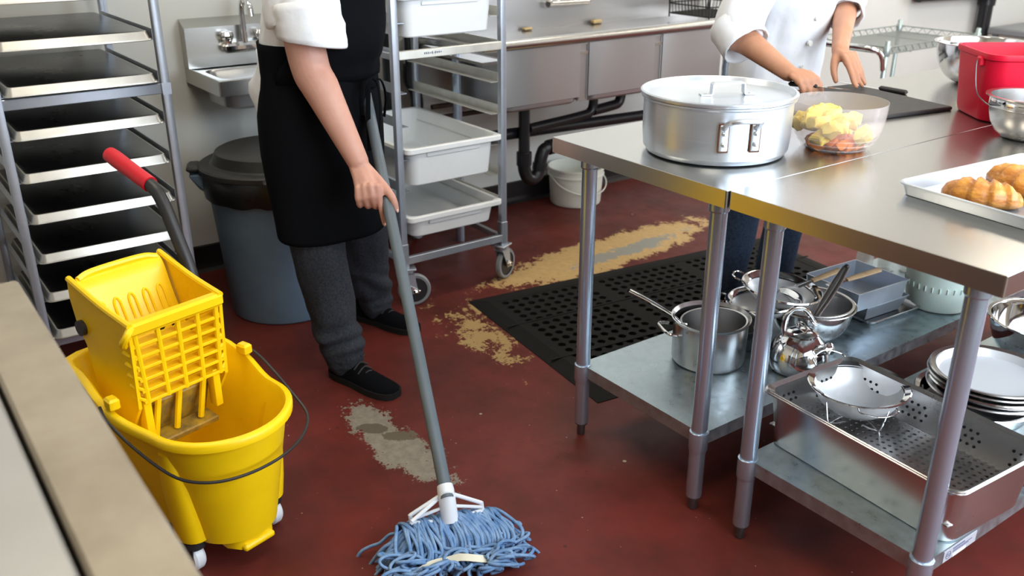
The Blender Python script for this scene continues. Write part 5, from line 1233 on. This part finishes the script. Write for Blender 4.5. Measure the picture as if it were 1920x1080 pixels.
# ---- the person cutting at the table ------------------------------------
P2 = thing('person', 'person in white chef coat cutting on the black board behind the table', 'person', (-.27, 1.22, 0)); O = V(P2.location)
F = V((1, -.06, 0)).normalized(); L = V((-F.y, F.x, 0))
pel, wst, che, sho, nck, hdc = A(-.285, 1.225, .88), A(-.265, 1.222, .98), A(-.225, 1.215, 1.17), A(-.195, 1.212, 1.31), A(-.165, 1.21, 1.385), A(-.09, 1.205, 1.51)
shR, shL = sho-L*.17, sho+L*.17
elR, wrR = A(-.195, .905, 1.065), A(.020, .925, .962)
elL, wrL = A(-.170, 1.440, 1.130), A(.005, 1.190, 1.005)
hipR, hipL = pel-L*.085, pel+L*.085
knR, anR, knL, anL = A(-.255, 1.095, .47), A(-.31, 1.115, .10), A(-.255, 1.385, .47), A(-.31, 1.405, .10)
b = MB()
b.loft([ering(pel-U*.03, .09, .145, F, L), ering(wst, .09, .135, F, L), ering(che, .10, .15, F, L), ering(sho-U*.01, .08, .16, F, L), ering(sho+U*.04, .05, .08, F, L)])
limb(b, [sho, nck, hdc-U*.06], [.055, .048, .048]); head(b, hdc, F, L)
for hp, k, a in ((hipR, knR, anR), (hipL, knL, anL)): limb(b, [hp, hp.lerp(k, .5), k, k.lerp(a, .35), a, a-U*.04], [.078, .068, .052, .048, .036, .036])
limb(b, [shR, shR.lerp(elR, .5), elR, elR.lerp(wrR, .25), elR.lerp(wrR, .6), wrR], [.052, .046, .0415, .0425, .035, .0262])
limb(b, [shL, shL.lerp(elL, .5), elL, elL.lerp(wrL, .3), wrL], [.052, .046, .039, .039, .0262])
X = V((1, 0, 0)); Y = V((0, 1, 0))
# right hand: loose fist, back of the hand up, holding a knife on the board
KN = [wrR+X*(.068-.006*i)+Y*(.046-.020*i)+V((0, 0, -.012-.002*i)) for i in range(4)]
for i in range(4): limb(b, [wrR+Y*(.010-.007*i), wrR.lerp(KN[i], .5)+U*.008, KN[i]], [.018, .0155, .0118], 4, 10)
for i in range(3): limb(b, [wrR.lerp(KN[i], .5), KN[i].lerp(KN[i+1], .5)], [.015, .0105], 2, 8)
fingers(b, KN, [X*.8-U*.55+Y*.25]*4, [.075, .078, .074, .060], (X*.25-Y).cross(V((0, 0, 0)))+V((.15, 1, 0)).normalized(), [(.55, 1.2, .9), (.6, 1.25, .9), (.6, 1.25, .9), (.6, 1.2, .9)])
limb(b, [wrR+Y*.016-U*.008, wrR+Y*.040+X*.030-U*.020, wrR+Y*.050+X*.056-U*.030, wrR+Y*.044+X*.078-U*.036], [.016, .0135, .011, .0088], 4, 10)
# left hand: open, fingertips pressing the board
KN = [wrL+X*(.060-.001*i)+Y*(-.036+.019*i)+V((0, 0, -.030+.006*i-.002*i*i)) for i in range(4)]
for i in range(4): limb(b, [wrL+Y*(-.012+.008*i), wrL.lerp(KN[i], .5)+U*.004, KN[i]], [.0175, .0145, .0112], 4, 10)
for i in range(3): limb(b, [wrL.lerp(KN[i], .5), KN[i].lerp(KN[i+1], .5)], [.0145, .010], 2, 8)
fingers(b, KN, [X*.62-U*.72-Y*.05, X*.66-U*.70-Y*.03, X*.62-U*.74+Y*.03, X*.45-U*.8+Y*.10], [.080, .086, .080, .064], V((0, 1, 0)), [(.10, .10, -.25), (.08, .10, -.25), (.05, .12, -.2), (.0, .15, -.1)])
limb(b, [wrL-Y*.014-U*.008, wrL-Y*.046+X*.018-U*.036, wrL-Y*.058+X*.030-U*.060, wrL-Y*.060+X*.042-U*.084], [.016, .0135, .011, .0085], 4, 10)
fused(b, 'body', M['skin2'], P2, .0042, 2)
head_parts(P2, hdc, F, L, 'short')
b = MB()
b.loft([ering(pel+U*.05, .11, .16, F, L), ering(pel-U*.04, .12, .172, F, L), ering(pel-U*.10, .105, .16, F, L)])
for hp, k, a in ((hipR, knR, anR), (hipL, knL, anL)): limb(b, [hp-U*.02, hp.lerp(k, .5), k, k.lerp(a, .5)-F*.006, a+U*.03, a-U*.01], [.100, .090, .079, .076, .074, .072], 5, 18)
fused(b, 'jeans', M['denim'], P2, .008, 2, wrk(.008, 9))
b = MB()
b.loft([ering(pel-U*.075, .138, .182, F, L), ering(pel+U*.02, .135, .176, F, L), ering(wst+U*.03, .130, .170, F, L), ering(che, .132, .176, F, L), ering(sho-U*.03, .105, .178, F, L), ering(sho+U*.03, .07, .115, F, L), ering(nck-U*.015, .060, .064, F, L)])
limb(b, [shR, shR.lerp(elR, .4), shR.lerp(elR, .8), elR.lerp(wrR, .06)], [.072, .076, .078, .076], 5, 18, ends=False)
limb(b, [shL, shL.lerp(elL, .4), shL.lerp(elL, .8), elL.lerp(wrL, .12)], [.072, .074, .072, .066], 5, 18, ends=False)
f4 = wrk(.016, 7)
fused(b, 'chef_coat', M['cloth_w'], P2, .007, 3, f4)
cuff(P2, elR.lerp(wrR, .055), ((wrR-elR).normalized()*.75+(elR-shR).normalized()*.25).normalized(), .079, .105, 8, M['cloth_w'])
cuff(P2, elL.lerp(wrL, .18), (wrL-elL).normalized(), .062, .07, 9, M['cloth_w'])
for k in range(5):
    z = .93+k*.085; c = wst.lerp(che, (z-.98)/.19) if z < 1.17 else che.lerp(sho, (z-1.17)/.14)
    MB().tube([V((c.x, c.y, z))+F*(.132)-L*.012, V((c.x, c.y, z))+F*.140-L*.012], .0095, 14).build('coat_button', M['white_pl'], P2)
shoe(P2, A(-.37, 1.10, 0).xy, -.06, .27, '', .015); shoe(P2, A(-.37, 1.41, 0).xy, .06, .27, '', .015)
t = thing('paring_knife', 'small knife in the fist of the person in white', 'knife', (.088, .955, .935), radians(20))
MB().box((-.03, 0, -.004), (.09, .017, .014), bev=.005).build('handle', M['black_pl'], t)
MB().prism([(.015, -.008), (.09, -.007), (.115, .004), (.015, .008)], -.005, -.0035).build('blade', M['polish'], t)
